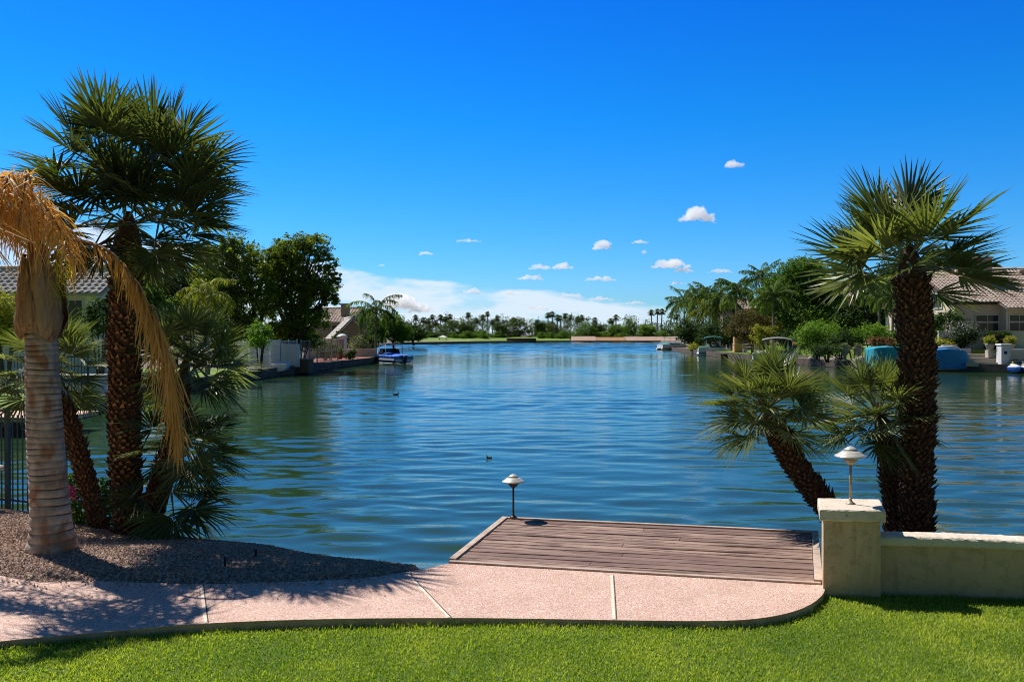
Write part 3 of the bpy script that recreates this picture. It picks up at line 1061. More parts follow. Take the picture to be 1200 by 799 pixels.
# left leaner
ya = 11.6
fan_palm('left leaning fan palm of the gravel bed, trunk tilting behind the ringed grey trunk',
         [(gx(118, ya), ya, -.35), P(103, 570, ya + .1), P(84, 505, ya + .2), P(68, 455, ya + .3)], .105, .105, P(60, 432, ya + .3), 30, .5, .52, 22, PALMBED,
         mat='fanlight', el_lo=-.75, sl=.034, bright=.8)
# low right leaner
yc = 11.3
fan_palm('low fan palm leaning right over the water, dark fronds hanging beside the tall trunk',
         [(gx(172, yc), yc, -.3), P(183, 580, yc), P(196, 545, yc), P(206, 522, yc)], .12, .125, P(212, 516, yc), 26, .45, .58, 23, PALMBED,
         mat='fan', el_lo=-1.0, el_hi=.9, heads=[(P(212, 518, yc), 19, (.45, 0, -.02)), (P(200, 574, yc - .1), 8, (.75, -.1, -.3))], sl=.036, bright=.6)
# high right leaner behind
yd = 11.75
fan_palm('silvery green fan palm right of the tall trunk, rising behind the low leaning one',
         [(gx(163, yd), yd, -.4), P(186, 560, yd), P(206, 500, yd), P(214, 448, yd)], .105, .10, P(224, 424, yd), 32, .52, .56, 24, PALMBED,
         mat='fanlight', el_lo=-.75, el_hi=1.4, lean=(.12, 0, .02), sl=.034, bright=.6)

RB = 'fan palms behind the low stucco wall'
ye = 10.9
fan_palm('tall fan palm behind the low stucco wall, thick dark trunk under an open crown',
         [(gx(1076, ye), ye, -.25), P(1074, 560, ye), P(1076, 440, ye), P(1068, 325, ye)], .172, .20, P(1062, 308, ye), 32, .62, .80, 31, RB,
         mat='fanlight', tmat='fibretrunk_dark', el_lo=-.42, el_hi=1.4, lean=(-.05, 0, .08), nseg=30, droop=.06, ring=.04, nstub=16, sl=.04, bright=.8, dead=0, spike=.4)
yf = 10.95
fan_palm('fan palm bent left over the dock corner, spiky silvery crown on a leaning trunk',
         [(4.3, 10.9, -.35), P(985, 612, yf), P(960, 582, yf), P(930, 540, yf), P(908, 500, yf)], .145, .13, P(900, 478, yf), 36, .48, .56, 32, RB,
         mat='fanlight', tmat='fibretrunk_dark', el_lo=-.75, el_hi=1.35, lean=(-.14, 0, .05), sl=.036, ring=.04, nstub=13, bright=.6, spike=.4)
yg = 11.2
fan_palm('short fan palm half hidden behind the tall right trunk, fronds low over the lake',
         [(gx(1052, yg), yg, -.25), P(1046, 560, yg), P(1036, 508, yg)], .12, .115, P(1030, 488, yg), 32, .46, .54, 33, RB,
         mat='fanlight', tmat='fibretrunk_dark', el_lo=-.65, el_hi=1.35, sl=.036, ring=.04, nstub=13, bright=.5, spike=.4)

# dying queen palm with the ringed trunk
yq = 9.75
rng = np.random.default_rng(41)
qb = np.array((gx(59, yq), yq, -.02))
t = thing('queen_palm', 'dying palm at the left with grey ringed trunk and dry golden fronds', 'palm tree', qb)
tb = MB()
zt = gz(392, yq) + .02
prof, tint = [], []
z, top = -.15, zt - qb[2]
ringz = [0]
while ringz[-1] < top:
    ringz.append(ringz[-1] + rng.uniform(.05, .085) + .03 * (ringz[-1] < .8))


def qr(z):
    return .178 + .055 * math.exp(-max(z, 0) / .18) + .035 * math.exp(-max(z, 0) / .7) + .012 * math.sin(z * 1.7)


prof.append((qr(-.15), -.15)); tint.append(0)
for a, b in zip(ringz[:-1], ringz[1:]):
    r = qr(a)
    d = rng.uniform(.002, .005)
    prof += [(r - d, a), (r - d, a + .008), (r + .002, a + .014), (r + .001, (a + b) / 2), (qr(b) + .002, b - .006)]
    g = rng.uniform(.35, 1.0)
    tint += [g, g, .0, 0, 0.1]
sh = np.array((gx(48, yq), yq, 0)) - np.array((qb[0], qb[1], 0))
nl = 36
a = np.arange(nl) * 2 * math.pi / nl
V, T = [], []
for (r, z), tt in zip(prof, tint):
    k = z / top
    ct = sh * k
    wob = .006 * np.sin(a * 3 + z * 2) + .004 * np.sin(a * 5 - z * 3) + rng.normal(0, .0012, nl)
    zz = z + .006 * np.sin(a * 2 + z * 9)
    V.append(np.stack([ct[0] + (r + wob) * np.cos(a), ct[1] + (r + wob) * np.sin(a), zz], -1))
    T.append(np.clip(tt * (.75 + .5 * np.sin(a * 2 + z * 5)), 0, 1))
mr = len(prof)
i, k = np.meshgrid(np.arange(mr - 1), np.arange(nl), indexing='ij')
A = i * nl + k
B = i * nl + (k + 1) % nl
tb.add(np.concatenate(V), np.stack([A, B, B + nl, A + nl], -1).reshape(-1, 4), np.concatenate(T))
tb.build('trunk', M['ringtrunk'], t, True)
# papery sheaths round the head
sb = MB()
hc = np.array((gx(47, yq), yq, zt - .02))
for j in range(13):
    ph = j * 2.4 + rng.normal(0, .15)
    hgt = rng.uniform(.72, .98)
    lay = .035 * (j % 4)
    n1, n2 = 11, 7
    G_ = np.zeros((n1, n2, 3))
    for i in range(n1):
        u = i / (n1 - 1)
        rr = np.interp(u, [0, .06, .22, .45, .7, 1], [.175, .215, .225, .20, .16, .13]) + lay * (.4 + .6 * u)
        wd = np.interp(u, [0, .3, .7, 1], [1.1, .85, .55, .25])
        for k in range(n2):
            aa = ph + (k / (n2 - 1) - .5) * wd * 1.2
            rad = rr + .02 * math.cos((k / (n2 - 1) - .5) * math.pi) + rng.normal(0, .010) + .03 * max(0, u - .6) * rng.uniform(0, 2)
            zz = u * hgt + .05 * math.sin(3 * aa) * (1 - u) - .05 * (i == 0) * rng.random()
            G_[i, k] = hc + (rad * math.cos(aa) , rad * math.sin(aa), zz)
    tn = np.clip(rng.uniform(0, .75) + rng.normal(0, .15, (n1, n2)), 0, 1)
    sb.grid(G_, tn.ravel())
sb.tube([hc - (0, 0, .05), hc + (0, 0, .45), hc + (-.02, 0, 1.0)], [.155, .17, .10], 12)
sb.build('leaf_sheaths', M['sheath'], t, True, off=qb)
# dry fronds
fb, rb_ = MB(), MB()
top_c = np.array((gx(46, yq), yq, gz(300, yq)))
pinnate(fb, rb_, [P(60, 305, yq), P(80, 283, yq - .1), P(112, 287, yq - .15), P(140, 305, yq - .18), P(170, 350, yq - .2), P(190, 400, yq - .22), P(203, 455, yq - .22), P(207, 522, yq - .22)],
        120, .40, rng, droop=1.15, width=.021, t0=.2, fwd=.7, pr=.024, up=-.25, tint=.35, side_mul=.35, wob=.36, nsec=7)
pinnate(fb, rb_, [P(62, 305, yq), P(82, 284, yq - .12), P(112, 287, yq - .17), P(140, 305, yq - .2), P(170, 350, yq - .22), P(190, 400, yq - .24), P(203, 455, yq - .24), P(208, 510, yq - .24)],
        80, .46, rng, droop=1.2, width=.018, t0=.3, fwd=.9, pr=.008, up=-.2, tint=.55, side_mul=.25, wob=.4, nsec=7)
fl = [  # apex px, py, end px, py, depth offset
    (-8, 214, -95, 330, -.5), (16, 214, -40, 300, -.75), (34, 205, 20, 282, -.7), (-30, 235, -130, 380, .1), (10, 205, -55, 300, .6), (50, 238, 84, 300, -.55),
    (-50, 225, -150, 300, -.4), (30, 225, 50, 320, .75), (-5, 240, -50, 300, -.9), (58, 252, 96, 300, .5), (-60, 260, -120, 420, -.7), (5, 225, -35, 290, -.9), (16, 204, -10, 270, -.8), (-40, 250, -75, 300, -1.5), (-70, 245, -130, 290, -1.6), (-20, 235, -60, 350, -1.35)]
for (ax_, ay_, ex_, ey_, dy) in fl:
    m1 = (top_c + P(ax_, ay_, yq + dy * .5)) / 2 + np.array((0, 0, .12))
    pinnate(fb, rb_, [top_c + rng.normal(0, .05, 3), m1, P(ax_, ay_, yq + dy * .6), P((ax_ + ex_) / 2, (ay_ * .6 + ey_ * .4), yq + dy * .9), P(ex_, ey_, yq + dy)],
            72, .47, rng, droop=.95, width=.019, t0=.15, fwd=.55, pr=.02, up=.45, tint=rng.uniform(.4, .9), side_mul=.8, wob=.5, nsec=8)
fb.build('dead_fronds', M['deadfrond'], t, off=qb)
rb_.build('frond_stalks', M['sheath'], t, True, off=qb)
gb = MB()
for px0, py0, px1, py1 in ((62, 300, 74, 345), (66, 290, 80, 325), (58, 300, 66, 352)):
    p, q = P(px0, py0, yq - .3), P(px1, py1, yq - .35)
    pinnate(gb, None, [p, (p + q) / 2 + (.03, 0, .03), q], 14, .16, rng, droop=.9, width=.016, t0=.1, tint=.6)
gb.build('green_shoots', M['yellow'], t, off=qb)

# flowering shrub between the trunks
bb = np.array((gx(94, 11.9), 11.9, -.33))
t = thing('flowering_shrub', 'small leafy shrub with bright pink flowers between the palm trunks', 'shrub', bb)
rng = np.random.default_rng(44)
cb = MB()
leaf_cloud(cb, [(0, 0, .35, .26, .22, .38), (.2, .1, .5, .2, .18, .3), (-.1, .05, .7, .16, .15, .2), (.42, .05, .3, .22, .18, .34), (.38, .1, .62, .16, .15, .2)], 2600, .06, rng, .22, 12, .3)
cb.build('foliage', M['broad'], t)
cb = MB()
leaf_cloud(cb, [(-.06, -.22, .62, .09, .07, .1), (-.15, -.1, .38, .06, .05, .06), (-.1, -.14, .30, .05, .04, .04), (.14, -.05, .80, .05, .05, .04), (-.02, -.15, .52, .05, .05, .05)], 230, .055, rng, .3, 6, .3)
cb.build('flowers', M['pink'], t)
sb = MB()
for k in range(7):
    e = np.array((rng.uniform(-.2, .5), rng.uniform(-.1, .15), rng.uniform(.4, .7)))
    sb.tube([(e[0] * .3 + .05, 0, -.05), e * (.7, .7, .5), e], [.012, .009, .005], 5)
sb.build('stems', M['bark'], t)

# ------------------------------------------------------------------ dock, wall, lamps
def lerp2(u, v, z):
    """point of the dock deck: u along its length, v from the path outwards"""
    p = (1 - u) * (1 - v) * NLd + u * (1 - v) * NRd + u * v * FRd + (1 - u) * v * FLd
    return np.array((p[0], p[1], z))


rng = np.random.default_rng(51)
dk = thing('dock', 'weathered brown plank dock over the water beyond the pink path', 'dock', tuple(lerp2(.5, .5, 0)))
doff = lerp2(.5, .5, 0)
mb = MB()
npl = 15
bw = .028
for i in range(npl):
    v0, v1 = bw + (1 - 2 * bw) * i / npl, bw + (1 - 2 * bw) * (i + 1) / npl
    cuts = [bw * .62, 1 - bw * .62]
    if i % 3 == 1:
        cuts = [bw * .62, rng.uniform(.3, .7), 1 - bw * .62]
    dz = rng.normal(0, .0018)
    g = .0028
    gv = .0042 + .0012 * rng.random()
    for u0, u1 in zip(cuts[:-1], cuts[1:]):
        us = np.linspace(u0 + (g if u0 > .1 else 0) * .3, u1 - (g if u1 < .9 else 0) * .3, 14)
        zz = .012 + dz + .0025 * np.sin(us * 9 + i * 2) 
        tn = rng.random() ** 1.3 * .9
        top = [lerp2(u, v0 + gv, z) for u, z in zip(us, zz)] + [lerp2(u, v1 - gv, z) for u, z in zip(us, zz)]
        Vt = np.array(top).reshape(2, 14, 3)
        Vb = Vt.copy()
        Vb[..., 2] -= .035
        G4 = np.stack([Vb[0], Vt[0] + (0, 0, -.003), Vt[0] + (Vt[1] - Vt[0]) * .03, Vt[1] + (Vt[0] - Vt[1]) * .03, Vt[1] + (0, 0, -.003), Vb[1]])
        mb.grid(G4, tn)
mb.build('decking', M['plank'], dk, off=doff)


def board(p, q, w, h, name, mat):
    m = MB()
    m.bar(p, q, w, h)
    return m.build(name, mat, dk, off=doff)


board(lerp2(.006, 0.03, .008), lerp2(.006, .998, .008), .075, .05, 'border_board', M['trimboard'])
board(lerp2(.994, 0.03, .008), lerp2(.994, .998, .008), .075, .05, 'border_board', M['trimboard'])
board(lerp2(.0166, .985, .008), lerp2(.9834, .985, .008), .06, .05, 'border_board', M['trimboard'])
board(lerp2(0.001, .013, .004), lerp2(.999, .013, .004), .05, .03, 'border_board', M['trimboard'])
board(lerp2(.0, .965, -.12), lerp2(1.0, .965, -.12), .05, .19, 'fascia', M['darkwood'])
board(lerp2(.003, .03, -.12), lerp2(.003, .95, -.12), .05, .19, 'fascia', M['darkwood'])
board(lerp2(.997, .03, -.12), lerp2(.997, .95, -.12), .05, .19, 'fascia', M['darkwood'])
for u in (.03, .35, .66, .97):
    m = MB()
    m.tube([lerp2(u, .9, -2.2), lerp2(u, .9, -.04)], .075, 10)
    m.build('post', M['darkwood'], dk, True, off=doff)


def path_light(label, loc, stem_mat, s=1.0):
    t = thing('path_light', label, 'path light', loc, 'mushroom path lights')
    m = MB()
    m.lathe([(.0, 0), (.045, 0), (.045, .008), (.03, .016), (.018, .03), (.013, .045), (.0125, .06)], n=16)
    m.build('base_plate', M[stem_mat], t, True)
    m = MB()
    m.tube([(0, 0, .04), (0, 0, .395)], .0125, 12)
    m.build('stem', M[stem_mat], t, True)
    m = MB()
    m.lathe([(.0, .382), (.022, .382), (.028, .392), (.045, .402), (.055, .412), (.055, .424), (.068, .428), (.068, .436), (.056, .440), (.074, .452), (.074, .462), (.03, .468)], n=20)
    m.build('lantern', M['lampdark'] if stem_mat == 'lampdark' else M['lampstem'], t, True)
    m = MB()
    prof = [(.143, .456), (.149, .460), (.146, .468), (.118, .484), (.09, .503), (.068, .520), (.064, .516), (.086, .499), (.114, .480), (.140, .464)]
    m.lathe(prof, n=32)
    m.build('shade', M['lampmetal'], t, True)
    m = MB()
    m.lathe([(.03, .510), (.046, .516), (.046, .523), (.03, .527)], n=20)
    m.build('vent_ring', M['lampdark'], t, True)
    m = MB()
    m.lathe([(.0, .522), (.062, .5215), (.066, .526), (.05, .538), (.03, .552), (.012, .5585), (.0, .56)], n=28)
    m.build('shade_cap', M['lampmetal'], t, True)
    t.scale = (s, s, s)
    return t


pl = lerp2(.036, .985, .034)
path_light('mushroom path light with dark stem at the far corner of the plank dock', (pl[0], pl[1], .033), 'lampdark', 1.02)

# pillar and wall
pz = 0.77
cap = [np.array(v) for v in ((2.945, 8.15), (3.55, 8.085), (3.735, 8.66), (3.13, 8.73))]
cc = sum(cap) / 4
pt = thing('wall_pillar', 'square stucco pillar with overhanging cap at the end of the low wall', 'pillar', (cc[0], cc[1], -.1))


def inset(poly, d):
    c = sum(poly) / len(poly)
    return [c + (p - c) * (1 - d / np.linalg.norm(p - c)) for p in poly]


def soft_prism(poly, z0, z1, bev, rng, n=14, wob=.004):
    """prism with bevelled, slightly uneven edges"""
    m = MB()
    c = sum(poly) / len(poly)
    rings = []
    for z, i in ((z0, bev), (z0 + bev, 0), (z0 + (z1 - z0) * .35, 0), (z0 + (z1 - z0) * .7, 0), (z1 - bev, 0), (z1 - bev * .3, bev * .4), (z1, bev * 1.3)):
        pl_ = inset(poly, i * 1.4)
        ring = []
        for a, b in zip(pl_, pl_[1:] + pl_[:1]):
            for k in range(n):
                q = a + (b - a) * k / n
                ring.append((q[0] + rng.normal(0, wob * .5), q[1] + rng.normal(0, wob * .5), z + rng.normal(0, wob * .4)))
        rings.append(ring)
    k = len(rings[0])
    V = np.array(rings).reshape(-1, 3)
    F = []
    for r in range(len(rings) - 1):
        for j in range(k):
            F.append([r * k + j, r * k + (j + 1) % k, (r + 1) * k + (j + 1) % k, (r + 1) * k + j])
    m.add(V, F)
    m.F.append(np.array([list(range(k))[::-1]]))
    m.F.append(np.array([list(range((len(rings) - 1) * k, len(rings) * k))]))
    return m


rng = np.random.default_rng(52)
o_ = np.array((cc[0], cc[1], -.1))
soft_prism(inset(cap, .055), -.3, pz - .112, .008, rng).build('shaft', M['stucco'], pt, off=o_)
soft_prism(cap, pz - .11, pz, .012, rng).build('cap', M['stuccocap'], pt, off=o_)
path_light('mushroom path light on a tan stem standing on the stucco pillar cap', (3.345, 8.42, pz), 'lampstem', 1.02)

wl = crom([(3.45, 8.24), (4.2, 8.17), (4.85, 8.04), (5.6, 7.82), (6.8, 7.3), (8.2, 6.6), (10, 5.5)], 8)
wb = np.array((3.45, 8.24, -.1))
wt = thing('garden_wall', 'low stucco wall with rounded pale cap running right from the pillar', 'wall', wb)


def wall_sweep(line, prof, n=1, rng=None):
    line = np.asarray(line)
    d = unit(np.gradient(line, axis=0))
    nrm = np.stack([-d[:, 1], d[:, 0]], -1)
    fine = []
    for u, z in prof:
        p = line + nrm * u
        fine.append(np.c_[p, np.full(len(p), z)])
    V = np.array(fine)
    if rng is not None:
        V += rng.normal(0, .002, V.shape)
    V = np.concatenate([V, V[:1]])
    m = MB()
    m.grid(V.transpose(1, 0, 2)[:, ::-1])
    k = len(prof)
    m.add(V[:k, 0], [list(range(k))])
    m.add(V[:k, -1], [list(range(k))[::-1]])
    return m


line = np.array([np.interp(np.linspace(0, len(wl) - 1, 120), np.arange(len(wl)), wl[:, k]) for k in (0, 1)]).T
wall_sweep(line, [(.0, -.35), (.0, .1), (.0, .3), (0, .412), (.15, .412), (.15, -.35)], rng=rng).build('wall_body', M['stucco'], wt, off=wb)
wall_sweep(line, [(-.035, .413), (-.045, .427), (-.045, .480), (-.038, .494), (-.02, .503), (.08, .507), (.18, .503), (.205, .49), (.205, .413)], rng=rng).build('cap', M['stuccocap'], wt, off=wb)

# small irrigation riser in the gravel
for (px, py, h_, lab) in ((263, 661, .075, 'thin black irrigation riser standing in the shaded gravel'), (299, 649, .045, 'short black sprinkler stub near the gravel edge by the water')):
    q = G(px, py, 0.0)
    m = MB()
    m.lathe([(.0, -.03), (.012, -.03), (.012, h_ * .8), (.017, h_ * .82), (.017, h_), (.006, h_ * 1.04), (0, h_ * 1.04)], n=10)
    o = m.build('sprinkler', M['black'], smooth=True)
    o.location = tuple(q)
    tag(o, lab, 'sprinkler')


# ------------------------------------------------------------------ fences
def picket_fence(label, pts, h, sp, mat, post_every=2.0, bar=.016, post=.05, z=0.0, group=None, name='iron_fence', rails=(.12, .94), balls=False):
    pts = np.asarray(pts, float)
    base = np.array((pts[0][0], pts[0][1], z))
    t = thing(name, label, 'fence', base, group)
    pk, rl = MB(), MB()
    for p, q in zip(pts[:-1], pts[1:]):
        L = np.linalg.norm(q - p)
        n = max(1, int(L / sp))
        for i in range(1, n):
            c = p + (q - p) * i / n
            pk.box((c[0], c[1], z + h * .5), (bar, bar, h * .96))
        for r in rails:
            rl.bar((p[0], p[1], z + h * r), (q[0], q[1], z + h * r), bar * 1.9, bar * 1.9)
        m_ = max(1, int(round(L / post_every)))
        for i in range(m_ + (1 if q is pts[-1] or np.allclose(q, pts[-1]) else 0)):
            c = p + (q - p) * i / m_
            po = MB()
            po.box((c[0], c[1], z + h * .51), (post, post, h * 1.04))
            po.box((c[0], c[1], z + h * 1.04), (post * 1.3, post * 1.3, .02))
            po.build('post', mat, t, off=base)
    pk.build('pickets', mat, t, off=base)
    rl.build('rails', mat, t, off=base)
    return t


picket_fence('dark blue iron picket fence by the water left of the ringed palm trunk', [(-11.6, 14.1), (-7.9, 13.35), (-6.75, 12.85)], 1.55, .11, M['iron'], 3.7, .017, .065, z=-.33)
m = MB()
m.box((0, 0, .34), (.36, .36, .68), bev=.02)
t = thing('gate_post', 'squat tan stucco post in front of the iron fence at the left edge', 'post', (-7.86, 12.6, -.28))
m.build('shaft', M['stucco'], t)
m = MB()
m.box((0, 0, .72), (.46, .46, .08), bev=.02)
m.build('cap', M['stuccocap'], t)
picket_fence('dark iron fence on the left bank seen between the palm trunks', [(-21.5, 32.4), (-16.4, 33.0)], 1.6, .12, M['iron'], 1.7, .02, .06, z=.05)
picket_fence('white metal mesh fence closest on the left bank, beside the palm fronds', [(-17.2, 55.4), (-16.9, 59.5), (-16.5, 65.5)], 1.95, .21, M['whitepaint'], 2.1, .018, .075, z=.02, name='mesh_fence', rails=(.04, .5, .97))
picket_fence('white fence panel running inland under the dark pines', [(-19.6, 60.6), (-17.05, 55.6)], 1.95, .21, M['whitepaint'], 1.5, .018, .075, z=.02, name='mesh_fence', rails=(.04, .5, .97))
picket_fence('tan mesh fence in front of the variegated shrub on the left bank', [(-16.4, 66.3), (-15.7, 71.5), (-15.35, 75.2)], 1.9, .24, M['stone'], 1.9, .02, .085, z=.03, name='mesh_fence', rails=(.04, .5, .97))


# ------------------------------------------------------------------ houses
def roof_plane(mb, e0, e1, up, tile=.32, course=.38, amp=.055, rng=None):
    """barrel tiled slope: eave from e0 to e1, up = vector from eave to ridge"""
    e0, e1, up = (np.asarray(v, float) for v in (e0, e1, up))
    L, S = np.linalg.norm(e1 - e0), np.linalg.norm(up)
    u, v = (e1 - e0) / L, up / S
    nrm = unit(np.cross(u, v))
    nt, nc = max(2, int(L / tile)), max(2, int(S / course))
    na = nt * 6 + 1
    x = np.linspace(0, L, na)
    ph = (np.arange(na) % 6) / 6 * 2 * math.pi
    prof = amp * np.where(np.cos(ph) > 0, np.cos(ph), .55 * np.cos(ph))
    r = rng or np.random.default_rng(1)
    for c in range(nc):
        s0, s1 = S * c / nc, S * (c + 1) / nc + .05
        jit = r.normal(0, .012, nt + 1)
        jx = jit[np.minimum(np.arange(na) // 6, nt)]
        tn = r.random(nt + 1)[np.minimum(np.arange(na) // 6, nt)] * .8
        rows = []
        for s, h in ((s0 - .02, 0.0), (s0, .045), (s1, .0)):
            rows.append(e0 + u * x[:, None] + v * (s + jx)[:, None] + nrm * (prof * (1 if h else .9) + h)[:, None])
        mb.grid(np.array(rows), np.tile(tn, 3))
    mb.add([e0 - nrm * .06, e1 - nrm * .06, e1 + up - nrm * .06, e0 + up - nrm * .06, e0 - nrm * .2, e1 - nrm * .2, e1 + up - nrm * .2, e0 + up - nrm * .2],
           [[0, 1, 2, 3], [7, 6, 5, 4], [0, 4, 5, 1], [1, 5, 6, 2], [2, 6, 7, 3], [3, 7, 4, 0]], .2)


def window(parent, off, c, w, h, face, frame='trim', mull=1, trans=0):
    """window on a wall; face is the outward normal (x, y)"""
    c, f = np.asarray(c, float), np.array((face[0], face[1], 0.0))
    s = np.array((-f[1], f[0], 0.0))
    m = MB()
    fr = .09
    for a in (-1, 1):
        m.bar(c + s * a * (w / 2) + f * .03 - (0, 0, h / 2 + fr / 2), c + s * a * (w / 2) + f * .03 + (0, 0, h / 2 + fr / 2), fr, .10, up=tuple(f))
    for b in (-1, 1):
        m.bar(c - s * (w / 2 - fr / 2 - .002) + f * .031 + (0, 0, b * h / 2), c + s * (w / 2 - fr / 2 - .002) + f * .031 + (0, 0, b * h / 2), .098, fr)
    for k in range(1, mull):
        x = -w / 2 + w * k / mull
        m.bar(c + s * x + f * .028 - (0, 0, h / 2 - fr / 2 - .002), c + s * x + f * .028 + (0, 0, h / 2 - fr / 2 - .002), .05, .06, up=tuple(f))
    for k in range(trans):
        zz = h / 2 - h * .32
        m.bar(c - s * (w / 2 - fr / 2 - .004) + f * .033 + (0, 0, zz), c + s * (w / 2 - fr / 2 - .004) + f * .033 + (0, 0, zz), .07, .14)
    wo = m.build('window', M[frame], parent, off=off)
    g = MB()
    e = s * w / 2
    z_ = np.array((0, 0, h / 2))
    g.add([c - e - z_ + f * .008, c + e - z_ + f * .008, c + e + z_ + f * .008, c - e + z_ + f * .008], [[0, 1, 2, 3]])
    g.build('pane', M['glass'], wo, off=off)
    return wo


def gable_walls(mb, x0, x1, y0, y1, z0, ze, zr, axis='x'):
    """walls with gables; the ridge runs along the given axis"""
    if axis == 'x':
        ym = (y0 + y1) / 2
        V = [(x0, y0, z0), (x1, y0, z0), (x1, y1, z0), (x0, y1, z0), (x0, y0, ze), (x1, y0, ze), (x1, y1, ze), (x0, y1, ze), (x0, ym, zr), (x1, ym, zr)]
        F = [[0, 1, 5, 4], [2, 3, 7, 6], [1, 2, 6, 9, 5], [3, 0, 4, 8, 7], [4, 5, 9, 8], [6, 7, 8, 9], [3, 2, 1, 0]]
    else:
        xm = (x0 + x1) / 2
        V = [(x0, y0, z0), (x1, y0, z0), (x1, y1, z0), (x0, y1, z0), (x0, y0, ze), (x1, y0, ze), (x1, y1, ze), (x0, y1, ze), (xm, y0, zr), (xm, y1, zr)]
        F = [[0, 1, 5, 8, 4], [2, 3, 7, 9, 6], [1, 2, 6, 5], [3, 0, 4, 7], [5, 6, 9, 8], [7, 4, 8, 9], [3, 2, 1, 0]]
    mb.add(V, F)


rng = np.random.default_rng(61)
# right bank: raised terrace, house
TZ = 1.15
tz_poly = [(33.2, 70.6), (36.4, 69.9), (41.5, 68.5), (60, 64), (120, 60), (120, 110), (33, 110)]
mb = MB()
mb.prism(tz_poly, -.1, TZ)
structure('garden_terrace', mb, M['farlawn'])
hx, hy = 37.9, 72.6
ze, zr = 5.16, 8.4
hb = np.array((48., 80., TZ))
h = thing('house', 'single storey cream house at the right with pinkish tiled roof and chimney', 'house', hb)
mb = MB()
gable_walls(mb, hx, 72, hy + .5, hy + 14.0, TZ - .2, ze - .1, zr - .45)
mb.build('walls', M['wallcream'], h, off=hb)
mb = MB()
wx = gx(1180, hy - .6)
mb.box(((wx + 72) / 2, hy + .02, (TZ + ze - .35) / 2), (72 - wx, 1.0, ze - .35 - TZ))
mb.build('wing_wall', M['wallcream'], h, off=hb)
mb = MB()
rise = np.array((0, 7.25, zr - ze + .05))
roof_plane(mb, (hx - .35, hy, ze), (wx - .4, hy, ze), rise, rng=rng)
roof_plane(mb, (wx - .4, hy - 1.2, ze - .55), (73, hy - 1.2, ze - .55), rise + (0, 1.2, .55), rng=rng)
roof_plane(mb, (73, hy + 14.5, ze), (hx - .35, hy + 14.5, ze), (0, -7.25, zr - ze + .05), rng=rng, tile=.6, course=.8)
mb.tube([(hx - .4, hy + 7.25, zr + .08), (73, hy + 7.25, zr + .08)], .16, 8, .5)
mb.build('roof', M['tile'], h, True, off=hb)
mb = MB()
for a, b in (((hx - .38, hy - .02, ze - .13), (hx - .38, hy + 7.2, zr - .10)), ((hx - .38, hy + 14.45, ze - .13), (hx - .38, hy + 7.25, zr - .10))):
    mb.bar(a, b, .08, .2)
mb.bar((hx - .3, hy - .04, ze - .14), (wx - .5, hy - .04, ze - .14), .08, .2)
mb.build('fascia', M['bark'], h, off=hb)
cx0 = gx(1148, hy + 4.2)
mb = MB()
mb.box((cx0, hy + 4.6, 7.9), (1.9, 1.3, 2.6), bev=.02)
ch = mb.build('chimney', M['wallpink'], h, off=hb)
mb = MB()
mb.box((cx0, hy + 4.6, 9.25), (2.1, 1.5, .16), bev=.03)
mb.box((cx0 - .1, hy + 4.6, 9.5), (.4, .4, .34), bev=.03)
mb.build('chimney_cap', M['wallpink'], ch, off=hb)
for px in (1122, 1176, 1196):
    xv = gx(px, hy + 6.2)
    mb = MB()
    mb.box((xv, hy + 6.2, zr - .28), (.45, .4, .42), bev=.05)
    mb.build('roof_vent', M['wallpink'], h, off=hb)
window(h, hb, (hx, 75.9, 5.35), 1.5, 1.3, (-1, 0), mull=2)
window(h, hb, (gx(1156.5, hy + .5), hy + .5, 3.1), 2.0, 1.9, (0, -1), mull=2, trans=1)
window(h, hb, (gx(1176, hy + .5), hy + .5, 3.1), .7, 1.9, (0, -1), mull=1, trans=1)
window(h, hb, (gx(1194, hy - .48), hy - .48, 3.1), 1.7, 1.9, (0, -1), mull=2, trans=1)
window(h, hb, (47.6, hy - .48, 3.1), 2.6, 1.9, (0, -1), mull=2, trans=1)

gb_ = np.array((45, 71.0, TZ))
t = thing('boundary_wall', 'plain pale stucco boundary wall between the right house and its lawn', 'wall', gb_)
mb = MB()
mb.bar((gx(1100, 71.2), 71.3, TZ + .72), (60, 69.6, TZ + .72), .2, 1.5)
mb.build('wall_body', M['gardenwall'], t, off=gb_)
mb = MB()
mb.bar((gx(1100, 71.2) - .02, 71.3, TZ + 1.505), (60, 69.6, TZ + 1.505), .3, .07)
mb.build('coping', M['gardenwall'], t, off=gb_)


